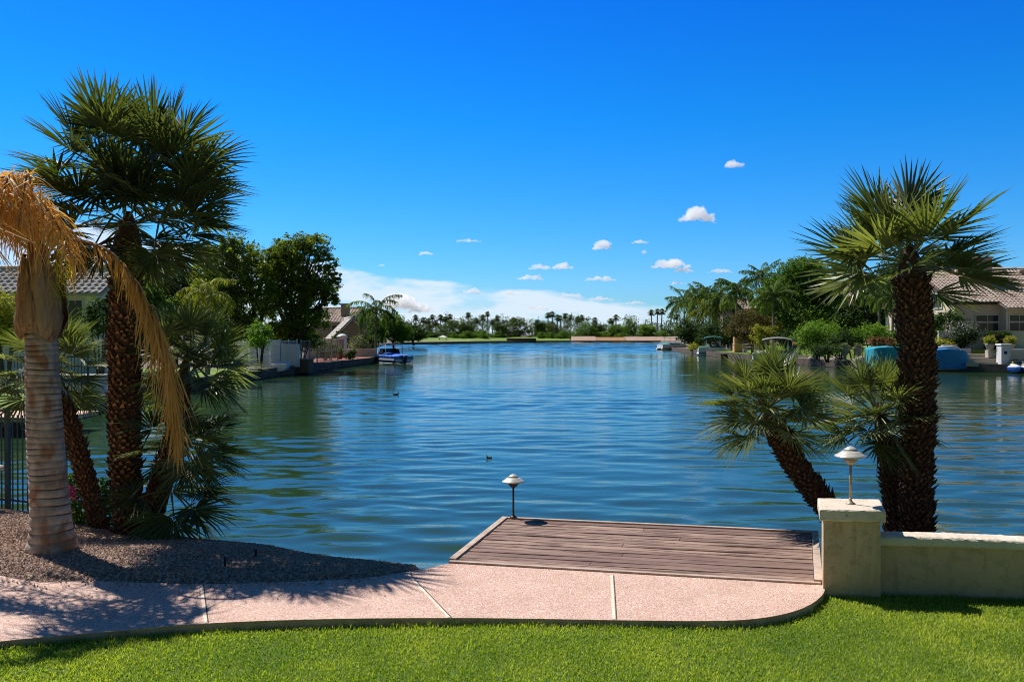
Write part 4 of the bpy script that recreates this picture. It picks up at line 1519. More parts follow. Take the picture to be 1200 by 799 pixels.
def house(label, x0, x1, y0, y1, z0, ze, zr, wall, roof, axis='x', wins=(), over=.5, name='house', chimney=None):
    b = np.array(((x0 + x1) / 2, (y0 + y1) / 2, z0))
    t = thing(name, label, 'house', b)
    m = MB()
    gable_walls(m, x0, x1, y0, y1, z0 - .2, ze, zr - .22, axis)
    m.build('walls', M[wall], t, off=b)
    m = MB()
    r = np.random.default_rng(9)
    if axis == 'x':
        ym = (y0 + y1) / 2
        k = (zr - ze) / (ym - y0)
        up = np.array((0, ym - y0 + over, zr - ze + k * over))
        roof_plane(m, (x0 - over, y0 - over, ze - k * over), (x1 + over, y0 - over, ze - k * over), up, .4, .45, rng=r)
        roof_plane(m, (x1 + over, y1 + over, ze - k * over), (x0 - over, y1 + over, ze - k * over), up * (1, -1, 1), .6, .8, rng=r)
        m.tube([(x0 - over, ym, zr + .06), (x1 + over, ym, zr + .06)], .16, 8, .5)
    else:
        xm = (x0 + x1) / 2
        k = (zr - ze) / (xm - x0)
        up = np.array((xm - x0 + over, 0, zr - ze + k * over))
        roof_plane(m, (x0 - over, y1 + over, ze - k * over), (x0 - over, y0 - over, ze - k * over), up, .4, .45, rng=r)
        roof_plane(m, (x1 + over, y0 - over, ze - k * over), (x1 + over, y1 + over, ze - k * over), up * (-1, 1, 1), .4, .45, rng=r)
        m.tube([(xm, y0 - over, zr + .06), (xm, y1 + over, zr + .06)], .16, 8, .5)
    ro = m.build('roof', M[roof], t, True, off=b)
    if chimney:
        m = MB()
        m.box(chimney[:3], chimney[3:], bev=.03)
        m.box((chimney[0], chimney[1], chimney[2] + chimney[5] / 2 + .1), (chimney[3] + .3, chimney[4] + .3, .2), bev=.03)
        m.build('chimney', M[wall], ro, off=b)
    for w in wins:
        window(t, b, *w)
    return t


house('white house at the left behind the palms with grey tiled roof and dark window', -36, -23.6, 48.5, 53.5, 0, 5.0, 6.3, 'wallwhite', 'tilepale', 'x',
      [((gx(86, 48.5), 48.5, 3.75), 1.15, 1.25, (0, -1)), ((gx(40, 48.5), 48.5, 3.75), 1.5, 1.3, (0, -1)), ((-23.6, 51.0, 3.6), 1.3, 1.3, (1, 0))])
house('tan house with blank gable end behind the blue boat dock', gx(384, 100), gx(422, 100) + .6, 97, 106, 0, 2.45 - (395 - 391) * .098, gz(372.5, 98), 'walltan', 'tilepale', 'y',
      [], over=.4).rotation_euler = (0, 0, R(16))
house('brown two storey house with chimney rising behind the tan gable', gx(366, 118), gx(411, 118), 118, 130, 0, gz(376, 118), gz(360, 118), 'walltan', 'tile', 'x', [((gx(394, 118), 118, 3.2), 1.2, 1.0, (0, -1))], chimney=(gx(399, 117), 120.5, gz(366, 118), 1.1, 1.0, 2.2))
house('peach stucco house glimpsed through the trees on the right bank', gx(968, 112), gx(1012, 112), 112, 124, 0, gz(346, 112), gz(331, 112), 'wallpeach', 'tile', 'x', [((gx(984, 112), 112, 4.8), 1.2, 1.2, (0, -1)), ((gx(1000, 112), 112, 4.8), 1.2, 1.2, (0, -1))])
house('pale house behind the queen palms of the right bank', gx(856, 138), gx(902, 138), 138, 150, 0, gz(361, 138), gz(349, 138), 'wallpink', 'tile', 'x', [((gx(868, 138), 138, 5.0), 2.0, 1.2, (0, -1)), ((gx(884, 138), 138, 5.0), 1.6, 1.2, (0, -1))])

# ------------------------------------------------------------------ boats
def hull_mesh(mb, L, B, H, z0, bow=.45, sheer=.25, n=18, tint=0.0, flare=.8, ty=1.0):
    """lofted hull along x, bow towards +x"""
    xs = np.linspace(0, 1, n)
    secs = []
    for u in xs:
        w = B / 2 * (ty if u < .02 else 1) * (1 - np.clip((u - (1 - bow)) / bow, 0, 1) ** 2.0 * .96)
        top = z0 + H + sheer * H * u ** 2
        kz = z0 + H * .75 * np.clip((u - .72) / .28, 0, 1) ** 2
        x = (u - .5) * L
        pts = [(x, -w, top), (x, -w * .97, top * .55 + kz * .45), (x, -w * flare * .9, kz + .15 * H), (x, 0, kz), (x, w * flare * .9, kz + .15 * H), (x, w * .97, top * .55 + kz * .45), (x, w, top)]
        secs.append(pts)
    V = np.array(secs)
    mb.grid(V[:, ::-1], tint)
    mb.add(V[0], [list(range(7))])
    mb.add(np.stack([V[:, 0], V[:, 6]], 1)[:, :, :].reshape(-1, 3), [[2 * i, 2 * i + 2, 2 * i + 3, 2 * i + 1] for i in range(n - 1)][::1])


# blue ski boat
bt = thing('motor_boat', 'blue and white ski boat with blue cover and windscreen frame at the brick dock', 'boat', (gx(457, 87), 87.0, WZ), rz=R(128))
mb = MB()
hull_mesh(mb, 5.4, 2.2, .72, .05, bow=.5)
mb.build('hull', M['bluepaint'], bt, True)
for sg in (-1, 1):
    mb = MB()
    mb.bar((-2.68, sg * 1.08, .42), (.3, sg * 1.105, .44), .05, .17)
    mb.build('stripe', M['whitepaint'], bt)
mb = MB()
mb.box((-2.72, 0, .34), (.05, 1.9, .2))
mb.build('stripe', M['whitepaint'], bt)
mb = MB()
xs = np.linspace(-2.6, 2.5, 20)
secs = []
for x in xs:
    u = (x + 2.7) / 5.4
    w = 1.12 * (1 - np.clip((u - .5) / .5, 0, 1) ** 2 * .95)
    hgt = .26 * math.sin(min(1, max(0, u * 1.1)) * math.pi) ** .6 + .05
    zb = .77 + .18 * u ** 2 - .05
    secs.append([(x, y * w, zb + hgt * (1 - abs(y) ** 2.4) + .03 * math.sin(9 * x + 4 * y)) for y in np.linspace(-1, 1, 11)])
mb.grid(np.array(secs))
mb.build('cover', M['bluecloth'], bt, True)
mb = MB()
for sg in (-1, 1):
    mb.tube([(-.9, sg * .98, .85), (-.75, sg * .96, 1.9)], .04, 8)
    mb.tube([(.75, sg * .95, .9), (.5, sg * .9, 1.9)], .04, 8)
    mb.tube([(-.78, sg * .96, 1.9), (.5, sg * .9, 1.9)], .04, 8)
for x in (-.76, .5):
    mb.tube([(x, -.95, 1.9), (x, .95, 1.9)], .04, 8)
mb.build('canopy_frame', M['whitepaint'], bt, True)
mb = MB()
mb.box((-.13, 0, 1.95), (1.45, 2.0, .07), bev=.03)
mb.build('canopy', M['navycloth'], bt)
mb = MB()
mb.add([(.72, -.9, .95), (.72, .9, .95), (.55, .84, 1.5), (.55, -.84, 1.5)], [[0, 1, 2, 3]])
for sg in (-1, 1):
    mb.add([(.72, sg * .9, .95), (-.3, sg * 1.0, .95), (-.2, sg * .96, 1.4), (.55, sg * .84, 1.5)], [[0, 1, 2, 3]])
mb.build('windscreen', M['glass'], bt)
mb = MB()
mb.box((-2.95, 0, .5), (.34, .3, .62), bev=.06)
mb.box((-2.95, 0, .05), (.14, .1, .6))
mb.build('outboard_motor', M['black'], bt)


def pontoon(label, px, y, rz, L, canopy, cover, hull='whitepaint', flat=False):
    b = thing('pontoon_boat', label, 'boat', (gx(px, y), y, WZ), rz=rz)
    for sg in (-1, 1):
        m = MB()
        m.tube([(-L / 2, sg * .8, .12), (L / 2 - .5, sg * .8, .12), (L / 2 - .15, sg * .8, .2), (L / 2, sg * .8, .3)], [.28, .28, .2, .04], 12)
        m.build('float', M['metal'], b, True)
    m = MB()
    m.box((0, 0, .48), (L * .95, 2.2, .12), bev=.03)
    m.build('deck', M['whitepaint'], b)
    m = MB()
    for sg in (-1, 1):
        m.box((0, sg * 1.05, .82), (L * .9, .06, .55))
    m.box((-L * .45, 0, .82), (.06, 2.04, .55))
    m.box((L * .45, 0, .82), (.06, 2.04, .55))
    m.build('side_panels', M[hull], b)
    m = MB()
    xs = np.linspace(-L * .44, L * .44, 14)
    ys = np.linspace(-1, 1, 9)
    m.grid(np.array([[(x, y_ * 1.0, 1.12 + .22 * (1 - abs(y_) ** 3) * (1 - (abs(x) / (L * .46)) ** 4) + .03 * math.sin(5 * x + 3 * y_)) for y_ in ys] for x in xs]))
    m.build('seat_cover', M[cover], b, True)
    for x in (-L * .28, L * .18):
        for sg in (-1, 1):
            m = MB()
            m.tube([(x, sg * 1.02, .9), (x * .95, sg * .98, 2.35)], .035, 6)
            m.build('canopy_pole', M['metal'], b, True)
    m = MB()
    xs = np.linspace(-L * .36, L * .26, 12)
    z_ = lambda x, y_: 2.36 + (0 if flat else .22) * (1 - ((x + L * .05) / (L * .32)) ** 2) + .10 * (1 - y_ * y_)
    top = np.array([[(x, y_ * 1.08, z_(x, y_)) for y_ in ys] for x in xs])
    m.grid(top)
    m.grid((top - (0, 0, .09))[:, ::-1])
    edge = np.concatenate([top[0], top[1:, -1], top[-1, ::-1][1:], top[::-1, 0][1:]])
    m.grid(np.stack([edge, edge - (0, 0, .09)]))
    m.build('canopy', M[canopy], b, True)
    return b


pontoon('pontoon boat with pale flat canopy and teal cover, farthest one at the right bank', 787, 152, R(200), 5.2, 'stone', 'tealcloth', flat=True)
pontoon('pontoon boat with arched green canopy moored before the round hedge', 834, 118, R(170), 4.0, 'greencloth', 'greencloth')
pontoon('white boat under a grey canopy behind the bent palm crown', 908, 84.5, R(165), 4.6, 'greycloth', 'greycloth')


def draped(label, px0, px1, py0, py1, y, mat, depth, wedge=0.0, white_rail=False, seed=1):
    """moored boat hidden under a draped cover, broadside"""
    x0, x1 = gx(px0, y), gx(px1, y)
    ztop, zb = gz(py0, y), WZ
    b = np.array(((x0 + x1) / 2, y, WZ))
    t = thing('covered_boat', label, 'boat', b)
    L, Hh = x1 - x0, ztop - WZ
    m = MB()
    r = np.random.default_rng(seed)
    n1, n2 = 60, 30
    a = np.linspace(0, 2 * math.pi, n1)
    rows = []
    for i, h in enumerate(np.linspace(.12, 1, n2)):
        k = (1 - h) ** .8
        ph = 9 * a + .8 * np.sin(3 * a + 2)
        ex = .5 * L * (1 + .04 * k * np.sin(ph))
        ey = .5 * depth * (1 + .05 * k * np.sin(ph + 1))
        se = lambda v, p: np.sign(v) * np.abs(v) ** p
        X = ex * se(np.cos(a), .35)
        Y = ey * se(np.sin(a), .45)
        X = np.where(X > 0, X * (1 - wedge * h * .5), X)
        Z = h * Hh * (1 - .10 * (X / L * 2) ** 2 * h) + .03 * np.sin(4 * a + h * 5) * h
        if wedge:
            Z = Z * np.where(X > 0, 1 - wedge * .5 * np.clip(X / L * 2, 0, 1) ** 1.5 * h, 1)
        rows.append(np.stack([X, Y, Z], -1))
    top = rows[-1]
    for s in (.93, .75, .45, .0):
        q = top * (s, s, 1)
        q[:, 2] += .06 * (1 - s)
        rows.append(q)
    m.grid(np.array(rows))
    m.build('cover', M[mat], t, True)
    m = MB()
    hull_mesh(m, L * .92, depth * .8, .34, .02, bow=.35)
    m.build('hull', M['whitepaint'], t, True)
    if white_rail:
        m = MB()
        m.tube([(-L * .42, -depth * .36, Hh * 1.03), (-L * .05, -depth * .40, Hh * 1.06), (L * .14, -depth * .38, Hh * 1.0)], .085, 8)
        m.tube([(L * .13, -depth * .38, Hh * 1.0), (L * .30, -depth * .40, Hh * .66)], .06, 8)
        m.build('rail', M['whitepaint'], t, True)
        m = MB()
        m.box((0, -depth * .1, Hh * 1.09), (L * .36, .5, .22), bev=.08)
        m.build('roll', M['greycloth'], t)
    return t


draped('boat under a tall teal tarpaulin hanging in folds beside the palm trunk', 1018, 1060, 405.5, 430, 70.0, 'tealcloth', 2.3, seed=2)
draped('boat under a blue cover sloping to the bow, right of the tall palm trunk', 1086, 1135, 408, 433, 68.6, 'skycloth', 2.3, wedge=.6, white_rail=True, seed=3)

# small skiff and planter by the left fence
sk = thing('rowing_boat', 'small white skiff drawn up below the white mesh fence', 'boat', (gx(330, 61), 61.0, -.22), rz=R(95))
mb = MB()
hull_mesh(mb, 2.8, 1.1, .55, 0, bow=.4)
mb.build('hull', M['whitepaint'], sk, True)
for x in (-.6, .3):
    mb = MB()
    mb.box((x, 0, .5), (.25, 1.0, .05))
    mb.build('thwart', M['trimboard'], sk)
pb_ = thing('dock_box', 'low brown boat lift housing at the waterline by the tan fence', 'dock box', (gx(353, 64.2), 64.2, WZ))
mb = MB()
mb.box((0, 0, .55), (1.5, 1.6, 1.0), bev=.05)
mb.build('body', M['thatch'], pb_)
mb = MB()
mb.box((0, 0, 1.09), (1.62, 1.72, .09), bev=.02)
mb.build('lid', M['walltan'], pb_)

# jet skis at the right edge
for (px, lab, m1, m2, y) in ((1188, 'small white and blue pedal boat with yellow trim on the right dock', 'whitepaint', 'yellowpaint', 65.5), (1200, 'white and blue watercraft at the right frame edge beside the pedal boat', 'whitepaint', 'greycloth', 65.2)):
    t = thing('watercraft', lab, 'pedal boat', (gx(px, y), y, WZ), rz=R(-100))
    mb = MB()
    hull_mesh(mb, 2.6, 1.0, .42, .0, bow=.5)
    mb.build('hull', M['bluepaint'], t, True)
    mb = MB()
    xs = np.linspace(-1.2, 1.1, 14)
    mb.grid(np.array([[(x, y_ * .48 * (1 - max(0, x / 1.3) ** 2 * .7), .42 + .3 * (1 - y_ * y_) * math.exp(-((x + .1) / .8) ** 2) + .02) for y_ in np.linspace(-1, 1, 9)] for x in xs]))
    mb.build('deck', M[m1], t, True)
    mb = MB()
    mb.box((-.35, 0, .8), (.9, .3, .16), bev=.06)
    mb.build('seat', M[m2], t)
    mb = MB()
    mb.tube([(.25, 0, .7), (.1, 0, 1.0)], .04, 6)
    mb.tube([(.1, -.3, 1.0), (.1, .3, 1.0)], .025, 6)
    mb.build('handlebar', M['black'], t, True)

# ------------------------------------------------------------------ right waterside: steps, wall, pots
rt = np.array((gx(1160, 67), 67.0, 0))
mb = MB()
mb.prism([(34.5, 68.9), (38.6, 65.2), (46, 58), (49, 62), (40.5, 68.6), (36.4, 69.8)], -.7, -.12)
structure('boat_landing', mb, M['stone'])
st = thing('garden_steps', 'pale stone steps from the right lawn down to the boat landing', 'steps', rt)
for i, (z0, z1, dx) in enumerate(((-.12, .2, 0), (-.12, .52, .45), (-.12, .84, .9))):
    mb = MB()
    mb.bar((35.9, 67.6 + dx, (z0 + z1) / 2), (39.4, 66.4 + dx, (z0 + z1) / 2), .95 if i < 2 else .6, z1 - z0)
    mb.build('step', M['stone'], st, off=rt)
lw = thing('retaining_wall', 'low pale wall edging the raised lawn behind the blue covered boat', 'wall', (34.8, 69.9, 0))
mb = MB()
mb.bar((33.2, 70.4, .6), (37.2, 69.2, .6), .3, 1.3)
mb.build('wall_body', M['gardenwall'], lw, off=(34.8, 69.9, 0))
gp = np.array((gx(1176, 66.3), 66.3, -.12))
t = thing('landing_pillar', 'white stucco pillar with small dark lamp at the boat landing', 'pillar', gp)
mb = MB()
mb.box(gp + (0, 0, .82), (.72, .72, 1.64), bev=.02)
mb.build('shaft', M['wallwhite'], t, off=gp)
mb = MB()
mb.box(gp + (0, 0, 1.72), (.84, .84, .16), bev=.03)
mb.build('cap', M['wallwhite'], t, off=gp)
mb = MB()
mb.box(gp + (-.05, -.39, 1.1), (.2, .08, .22), bev=.02)
mb.build('lamp', M['navycloth'], t, off=gp)
lw = thing('landing_wall', 'cream wall with pale coping running right from the landing pillar', 'wall', gp + (1, 0, 0))
mb = MB()
mb.bar(gp + (.37, -.05, .62), gp + (7, -2.6, .62), .35, 1.25)
mb.build('wall_body', M['wallcream'], lw, off=gp + (1, 0, 0))
mb = MB()
mb.bar(gp + (.37, -.05, 1.31), gp + (7, -2.6, 1.31), .55, .14)
mb.build('coping', M['wallwhite'], lw, off=gp + (1, 0, 0))
rng = np.random.default_rng(71)
for px, lab in ((1160, 'left one of two clipped ball plants in pale pots on pedestals by the steps'), (1184, 'ball plant in a pale pot on its pedestal behind the landing pillar')):
    y = 67.3
    b = np.array((gx(px, y), y, TZ - .55))
    t = thing('potted_plant', lab, 'potted plant', b, 'ball plants on pedestals')
    mb = MB()
    mb.box((0, 0, .25), (.5, .5, .6), bev=.02)
    mb.build('pedestal', M['stone'], t)
    mb = MB()
    mb.lathe([(.0, .55), (.22, .55), (.30, .9), (.36, 1.0), (.36, 1.06), (.3, 1.06), (.28, 1.0), (0, .98)], n=16)
    mb.build('pot', M['stone'], t, True)
    mb = MB()
    leaf_cloud(mb, [(0, 0, 1.32, .40, .40, .36)], 900, .12, rng, .3, 12, .4)
    mb.build('foliage', M['yellow'], t)
b = np.array((gx(1169, 70.4), 70.4, TZ))
t = thing('clipped_shrub', 'dark box shaped clipped shrub against the boundary wall', 'shrub', b)
mb = MB()
hx_ = rng.uniform(-1, 1, (420, 3))
ax_ = rng.integers(0, 3, 420)
hx_[np.arange(420), ax_] = np.sign(hx_[np.arange(420), ax_])
lob = np.c_[hx_ * (.68, .5, .66) + (0, 0, .72), np.full((420, 3), .14)]
leaf_cloud(mb, lob, 5200, .11, rng, .7, 12, .2)
mb.build('foliage', M['dark'], t)
mb = MB()
mb.box((0, 0, .7), (1.2, .84, 1.2), bev=.15)
mb.build('branches', M['bark'], t)

# ------------------------------------------------------------------ trees and shrubs of the left bank
def tree_px(name, label, cat, bpx, y, lobes, n, leaf, mat, tr, seed, bz=0.0, **kw):
    base = np.array((gx(bpx, y), y, bz))
    return broad_tree(name, label, cat, base, lobes_px(bpx, y, lobes, base), n, leaf, mat, tr, seed, **kw)


def shrub_px(name, label, px, py, rx, ry, y, n, leaf, mat, seed, bz=0.0, extra=(), cat='shrub', group=None, **kw):
    base = np.array((gx(px, y), y, bz))
    rng = np.random.default_rng(seed)
    lob = [(px, py, rx, ry, 0)] + list(extra)
    more = []
    for (a, b, c, d, e) in lob:
        for _ in range(4):
            more.append((a + rng.uniform(-.7, .7) * c, b + rng.uniform(-.75, .5) * d, c * rng.uniform(.35, .55), d * rng.uniform(.35, .55), e + rng.uniform(-.5, .5) * c / FPX * y))
    t = thing(name, label, cat, base, group)
    m = MB()
    leaf_cloud(m, lobes_px(px, y, lob + more, base), n, leaf, rng, kw.pop('clump', .25), kw.pop('per', 18), kw.pop('shell', .5))
    m.build('foliage', M[mat], t)
    if gz(py + ry, y) > bz - .1:
        s = MB()
        for k in range(5):
            e = np.array((rng.uniform(-.5, .5) * rx / FPX * y, rng.uniform(-.4, .4), gz(py, y) - bz))
            s.tube([(e[0] * .2, e[1] * .2, -.1), e * (.6, .6, .5), e], [.06, .045, .02], 5)
        s.build('stems', M['bark'], t)
    return t


tree_px('pine_tree', 'tall dark evergreen nearest the palms, left one of the big left bank pair', 'tree', 303, 65,
        [(252, 308, 26, 24, 0), (284, 300, 27, 23, 1), (300, 330, 25, 28, 0), (250, 345, 27, 27, -1), (286, 358, 34, 28, 0), (262, 384, 30, 22, -1), (306, 386, 20, 20, 1), (236, 330, 14, 18, 1), (270, 330, 26, 26, 0), (268, 290, 15, 14, 0), (312, 312, 14, 20, 2), (318, 350, 14, 26, 2), (318, 304, 12, 16, 2), (240, 300, 14, 14, 1), (230, 360, 18, 22, 1)],
        34000, .21, 'pine', .28, 101, clump=.13, per=22, shell=.3, rmax=1.28)
tree_px('pine_tree', 'tall dark evergreen with stepped right side, right one of the big left bank pair', 'tree', 337, 68,
        [(343, 292, 22, 18, 0), (367, 287, 20, 15, 0), (381, 308, 15, 16, 0), (345, 320, 27, 22, 0), (392, 325, 10, 8, 0), (373, 336, 24, 14, 0), (345, 350, 26, 20, 0), (388, 350, 14, 9, 0), (360, 372, 26, 16, 0), (332, 388, 20, 16, 0), (328, 310, 16, 22, 1), (322, 345, 14, 24, 1), (352, 398, 22, 12, 1)],
        33000, .21, 'pine', .30, 102, clump=.13, per=22, shell=.3, rmax=1.28)
tree_px('broadleaf_tree', 'blue green tree behind the tall left palm trunk, left of the evergreen pair', 'tree', 205, 68,
        [(205, 328, 22, 24, 0), (184, 345, 15, 22, 0), (228, 338, 20, 28, 1), (205, 365, 30, 26, 0), (225, 385, 30, 24, -1)], 14000, .26, 'dark', .2, 103, clump=.2)
tree_px('broadleaf_tree', 'bright green tree between the white house and the tall left palm', 'tree', 160, 46,
        [(172, 345, 16, 22, 0), (190, 365, 14, 20, 0), (150, 372, 14, 20, 0), (178, 385, 18, 22, 0), (135, 378, 12, 16, 0)], 8000, .18, 'broad', .12, 104, clump=.2)
shrub_px('shrub', 'yellow green shrub on the left bank behind the ringed palm trunk', 6, 372, 26, 32, 37, 4200, .15, 'yellow', 105, .05)
shrub_px('shrub', 'dark green shrub below the window of the white house', 118, 372, 18, 24, 43, 2600, .15, 'dark', 106)
shrub_px('shrub', 'yellow green bush under the left evergreen beside the mesh fence', 304, 393, 14, 16, 54.5, 2400, .15, 'bright', 107)
shrub_px('shrub', 'cream and green variegated shrub behind the tan mesh fence', 381, 409, 15, 12, 76, 2600, .16, 'variegated', 108)
shrub_px('shrub', 'bright shrub left of the blue boat on the brick terrace', 421, 405, 11, 12, 88, 2200, .17, 'variegated', 109)
shrub_px('shrub', 'low dark round shrub on the brick terrace', 409, 416, 8, 5, 79, 900, .14, 'dark', 110, .09)
shrub_px('hedge', 'dark hedge under the right evergreen behind the tan fence', 352, 398, 26, 14, 70, 3200, .2, 'dark', 111, cat='hedge')
shrub_px('hedge', 'dark hedge behind the white mesh fence under the left evergreen', 255, 404, 46, 18, 66, 4800, .2, 'dark', 112, cat='hedge')
shrub_px('shrub', 'leafy green bush under the tan house gable', 400, 398, 10, 9, 92, 1200, .2, 'dark', 113)
shrub_px('shrub', 'small green bush right of the tan house behind the blue boat', 433, 402, 10, 10, 97, 1300, .2, 'broad', 114)
tree_px('broadleaf_tree', 'round green tree behind the blue boat canopy', 'tree', 462, 118,
        [(458, 380, 16, 14, 0), (446, 388, 14, 14, 0), (470, 390, 14, 12, 0)], 6500, .32, 'broad', .18, 115)
tree_px('broadleaf_tree', 'dark tree right of the blue boat where the left shore turns away', 'tree', 485, 190,
        [(478, 389, 12, 11, 0), (490, 391, 10, 9, 0), (468, 392, 10, 8, 0)], 4500, .45, 'dark', .25, 116)
tree_px('broadleaf_tree', 'dark tree behind the tan house at the left shore', 'tree', 415, 140,
        [(428, 376, 12, 12, 0), (415, 384, 14, 12, 0), (440, 386, 14, 12, 0)], 4500, .4, 'dark', .2, 117)


def queen_palm(label, px, py, y, size, seed, bpx=None, nf=17, mat='queen', bz=0.0, droop=1.0, group=None, nl=26, tr=.13, lw=.07):
    rng = np.random.default_rng(seed)
    base = np.array((gx(px if bpx is None else bpx, y), y, bz))
    top = P(px, py, y) - base
    t = thing('queen_palm', label, 'palm tree', base, group)
    m = MB()
    m.tube(crom([(0, 0, -.2), top * (.3, .3, .5), top], 6), np.linspace(tr * 1.25, tr * .8, 13), 9)
    m.tube([top - (0, 0, .1), top + (0, 0, .5)], [tr * 1.15, tr * .5], 8)
    m.build('trunk', M['palebark'], t, True)
    lf, stk = MB(), MB()
    for i in range(nf):
        az = i * 2.39996 + rng.normal(0, .2)
        el = np.interp(i / (nf - 1), [0, .35, 1], [1.35, .8, -.15]) + rng.normal(0, .12)
        L = size * rng.uniform(.85, 1.15)
        h = np.array((math.cos(az), math.sin(az), 0))
        pts = [top + (0, 0, .2)]
        for s in (.3, .6, .85, 1.05):
            e = el - 1.7 * droop * s ** 1.6 * (.55 + .45 * math.cos(el))
            pts.append(pts[-1] + (h * math.cos(e) + np.array((0, 0, math.sin(e)))) * L * .28)
        pinnate(lf, stk, pts, nl, size * .30, rng, droop=.8, width=lw, t0=.12, fwd=.5, pr=.035, up=.15, tint=np.clip(rng.normal(.45, .25), 0, 1), side_mul=.9, nsec=4)
    lf.build('crown', M[mat], t)
    stk.build('frond_stalks', M['petiole'], t)
    return t


queen_palm('yellowing feather palm in front of the left evergreens', 243, 350, 50, 1.9, 201, nf=20, mat='yellow', droop=1.1)
queen_palm('dark feather palm standing over the blue boat', 441, 366, 92, 2.9, 202, bpx=440, nl=30, lw=.11)
queen_palm('feather palm behind the tan gable, left of the one over the blue boat', 428, 372, 110, 2.4, 203, bpx=428, lw=.11, nf=14)
QG = 'feather palms along the right bank'
for i, (px, py, y, s, lab) in enumerate((
        (802, 356, 160, 3.9, 'leftmost feather palm of the right bank grove, frond tips curling over the pale canopied boat'),
        (817, 354, 152, 3.7, 'feather palm second from the left in the right bank grove'),
        (832, 349, 142, 3.9, 'tallest feather palm directly above the green canopied boat'),
        (848, 356, 137, 3.4, 'bushy feather palm right of the green canopied boat, before the pale house'),
        (863, 343, 120, 3.0, 'feather palm with thin bare trunk left of the brown olive tree'),
        (893, 328, 108, 2.7, 'feather palm rising at the left edge of the big green tree'),
        (906, 350, 95, 2.5, 'feather palm with bare dark trunk in front of the big green tree'),
        (824, 366, 148, 3.0, 'short yellow fronded feather palm low in the right bank grove'),
        (1030, 342, 88, 2.4, 'feather palm among the dark trees behind the teal tarpaulin'),
        (1046, 352, 84, 2.2, 'feather palm with hanging fronds just left of the tall right trunk'))):
    queen_palm(lab, px, py, y, s, 210 + i, group=QG, droop=.72, lw=.15 if y > 115 else .11, mat='yellow' if i == 7 else 'queen', nl=34, nf=22)

# ------------------------------------------------------------------ trees and shrubs of the right bank
tree_px('broadleaf_tree', 'big bright green tree rising highest on the right bank left of the tall palm', 'tree', 930, 104,
        [(935, 316, 22, 15, 0), (915, 332, 18, 16, 0), (952, 330, 26, 20, 0), (925, 350, 32, 22, 0), (965, 352, 24, 24, 1), (902, 362, 20, 18, 0), (940, 374, 40, 20, -1), (972, 380, 18, 18, 0), (895, 345, 10, 10, 0), (955, 312, 12, 9, 0)],
        34000, .32, 'broad', .35, 301, clump=.19, per=24)
tree_px('broadleaf_tree', 'dark dense tree right of the big bright one, partly hiding the peach house', 'tree', 1030, 96,
        [(1020, 342, 18, 16, 1), (1048, 326, 22, 22, 0), (1030, 362, 28, 20, 0), (1060, 352, 22, 28, 0), (1000, 382, 20, 16, 0), (1045, 382, 28, 18, 0), (985, 318, 10, 9, 0), (990, 370, 14, 16, 0)], 22000, .3, 'dark', .25, 302, clump=.2)
tree_px('broadleaf_tree', 'dark tree showing above the ridge of the right house', 'tree', 1105, 108, [(1108, 306, 24, 12, 0), (1092, 322, 24, 20, 0), (1125, 325, 20, 14, 0)], 9000, .35, 'dark', .3, 303)
tree_px('broadleaf_tree', 'treetop just peeping over the ridge right of the chimney', 'tree', 1165, 110, [(1165, 314, 8, 6, 0), (1160, 330, 14, 14, 0)], 2500, .35, 'dark', .2, 304)
tree_px('olive_tree', 'brownish olive tree in front of the pale house on the right bank', 'tree', 882, 100,
        [(880, 374, 22, 12, 0), (865, 384, 14, 11, 0), (896, 384, 16, 12, 0), (880, 390, 22, 10, -1)], 8500, .24, 'olive', .15, 305)
shrub_px('hedge', 'large rounded dark hedge between the green canopied boat and the patio', 842, 391, 20, 15, 124, 6500, .3, 'dark', 306, cat='hedge', extra=((858, 388, 12, 15, 1), (826, 396, 10, 9, 0)), shell=.85)
shrub_px('hedge', 'tall dark shrub mass at the right bank tip beside the pale canopied boat', 812, 390, 14, 15, 140, 3600, .34, 'dark', 307, cat='hedge', extra=((802, 386, 9, 14, 0),))
shrub_px('shrub', 'yellow green shrub at the waterline left of the green canopied boat', 815, 407, 8, 5, 128, 1100, .24, 'yellow', 308)
shrub_px('shrub', 'yellow green shrub right of the patio under the bare palm trunk', 893, 394, 12, 12, 93, 2400, .22, 'yellow', 309, extra=((905, 388, 9, 8, 0),))
shrub_px('shrub', 'bright lime green shrub overhanging the right bank rocks', 960, 391, 24, 17, 80, 6000, .21, 'bright', 310, extra=((945, 398, 14, 14, 0), (975, 398, 14, 12, 0)))
shrub_px('shrub', 'dark shrub below the big green tree near the patio', 922, 396, 16, 10, 92, 2200, .22, 'dark', 311)
for i, (px, py, rx, ry, y, mt, lab) in enumerate((
        (1000, 397, 15, 12, 77, 'broad', 'mid green bush right of the lime green shrub'),
        (1022, 390, 16, 12, 78, 'bright', 'light green bush behind the teal tarpaulin'),
        (1048, 398, 14, 12, 76, 'broad', 'green bush hidden mostly by the tall right palm trunk'),
        (1034, 401, 15, 5, 73, 'redflower', 'low reddish brown bush behind the teal tarpaulin'),
        (985, 400, 13, 12, 76, 'dark', 'dark bush behind the stone urn on the right bank'),
        (970, 410, 20, 6, 75, 'dark', 'low dark ground shrub along the right bank rocks'),
        (1096, 385, 13, 16, 73.2, 'bright', 'bright banana leafed plant right of the tall palm trunk'),
        (1112, 374, 16, 9, 72.4, 'dark', 'dark bush under the gable of the right house'),
        (1104, 403, 14, 5, 70.7, 'yellow', 'low yellow green plant behind the blue boat cover'))):
    shrub_px('shrub', lab, px, py, rx, ry, y, 1900, .2, mt, 320 + i, bz=TZ if px > 1090 else 0.0)
t = shrub_px('shrub', 'dark round shrub topped with white blossom by the boundary wall', 1127, 392, 17, 14, 70.9, 3000, .17, 'dark', 340, bz=TZ)
m = MB()
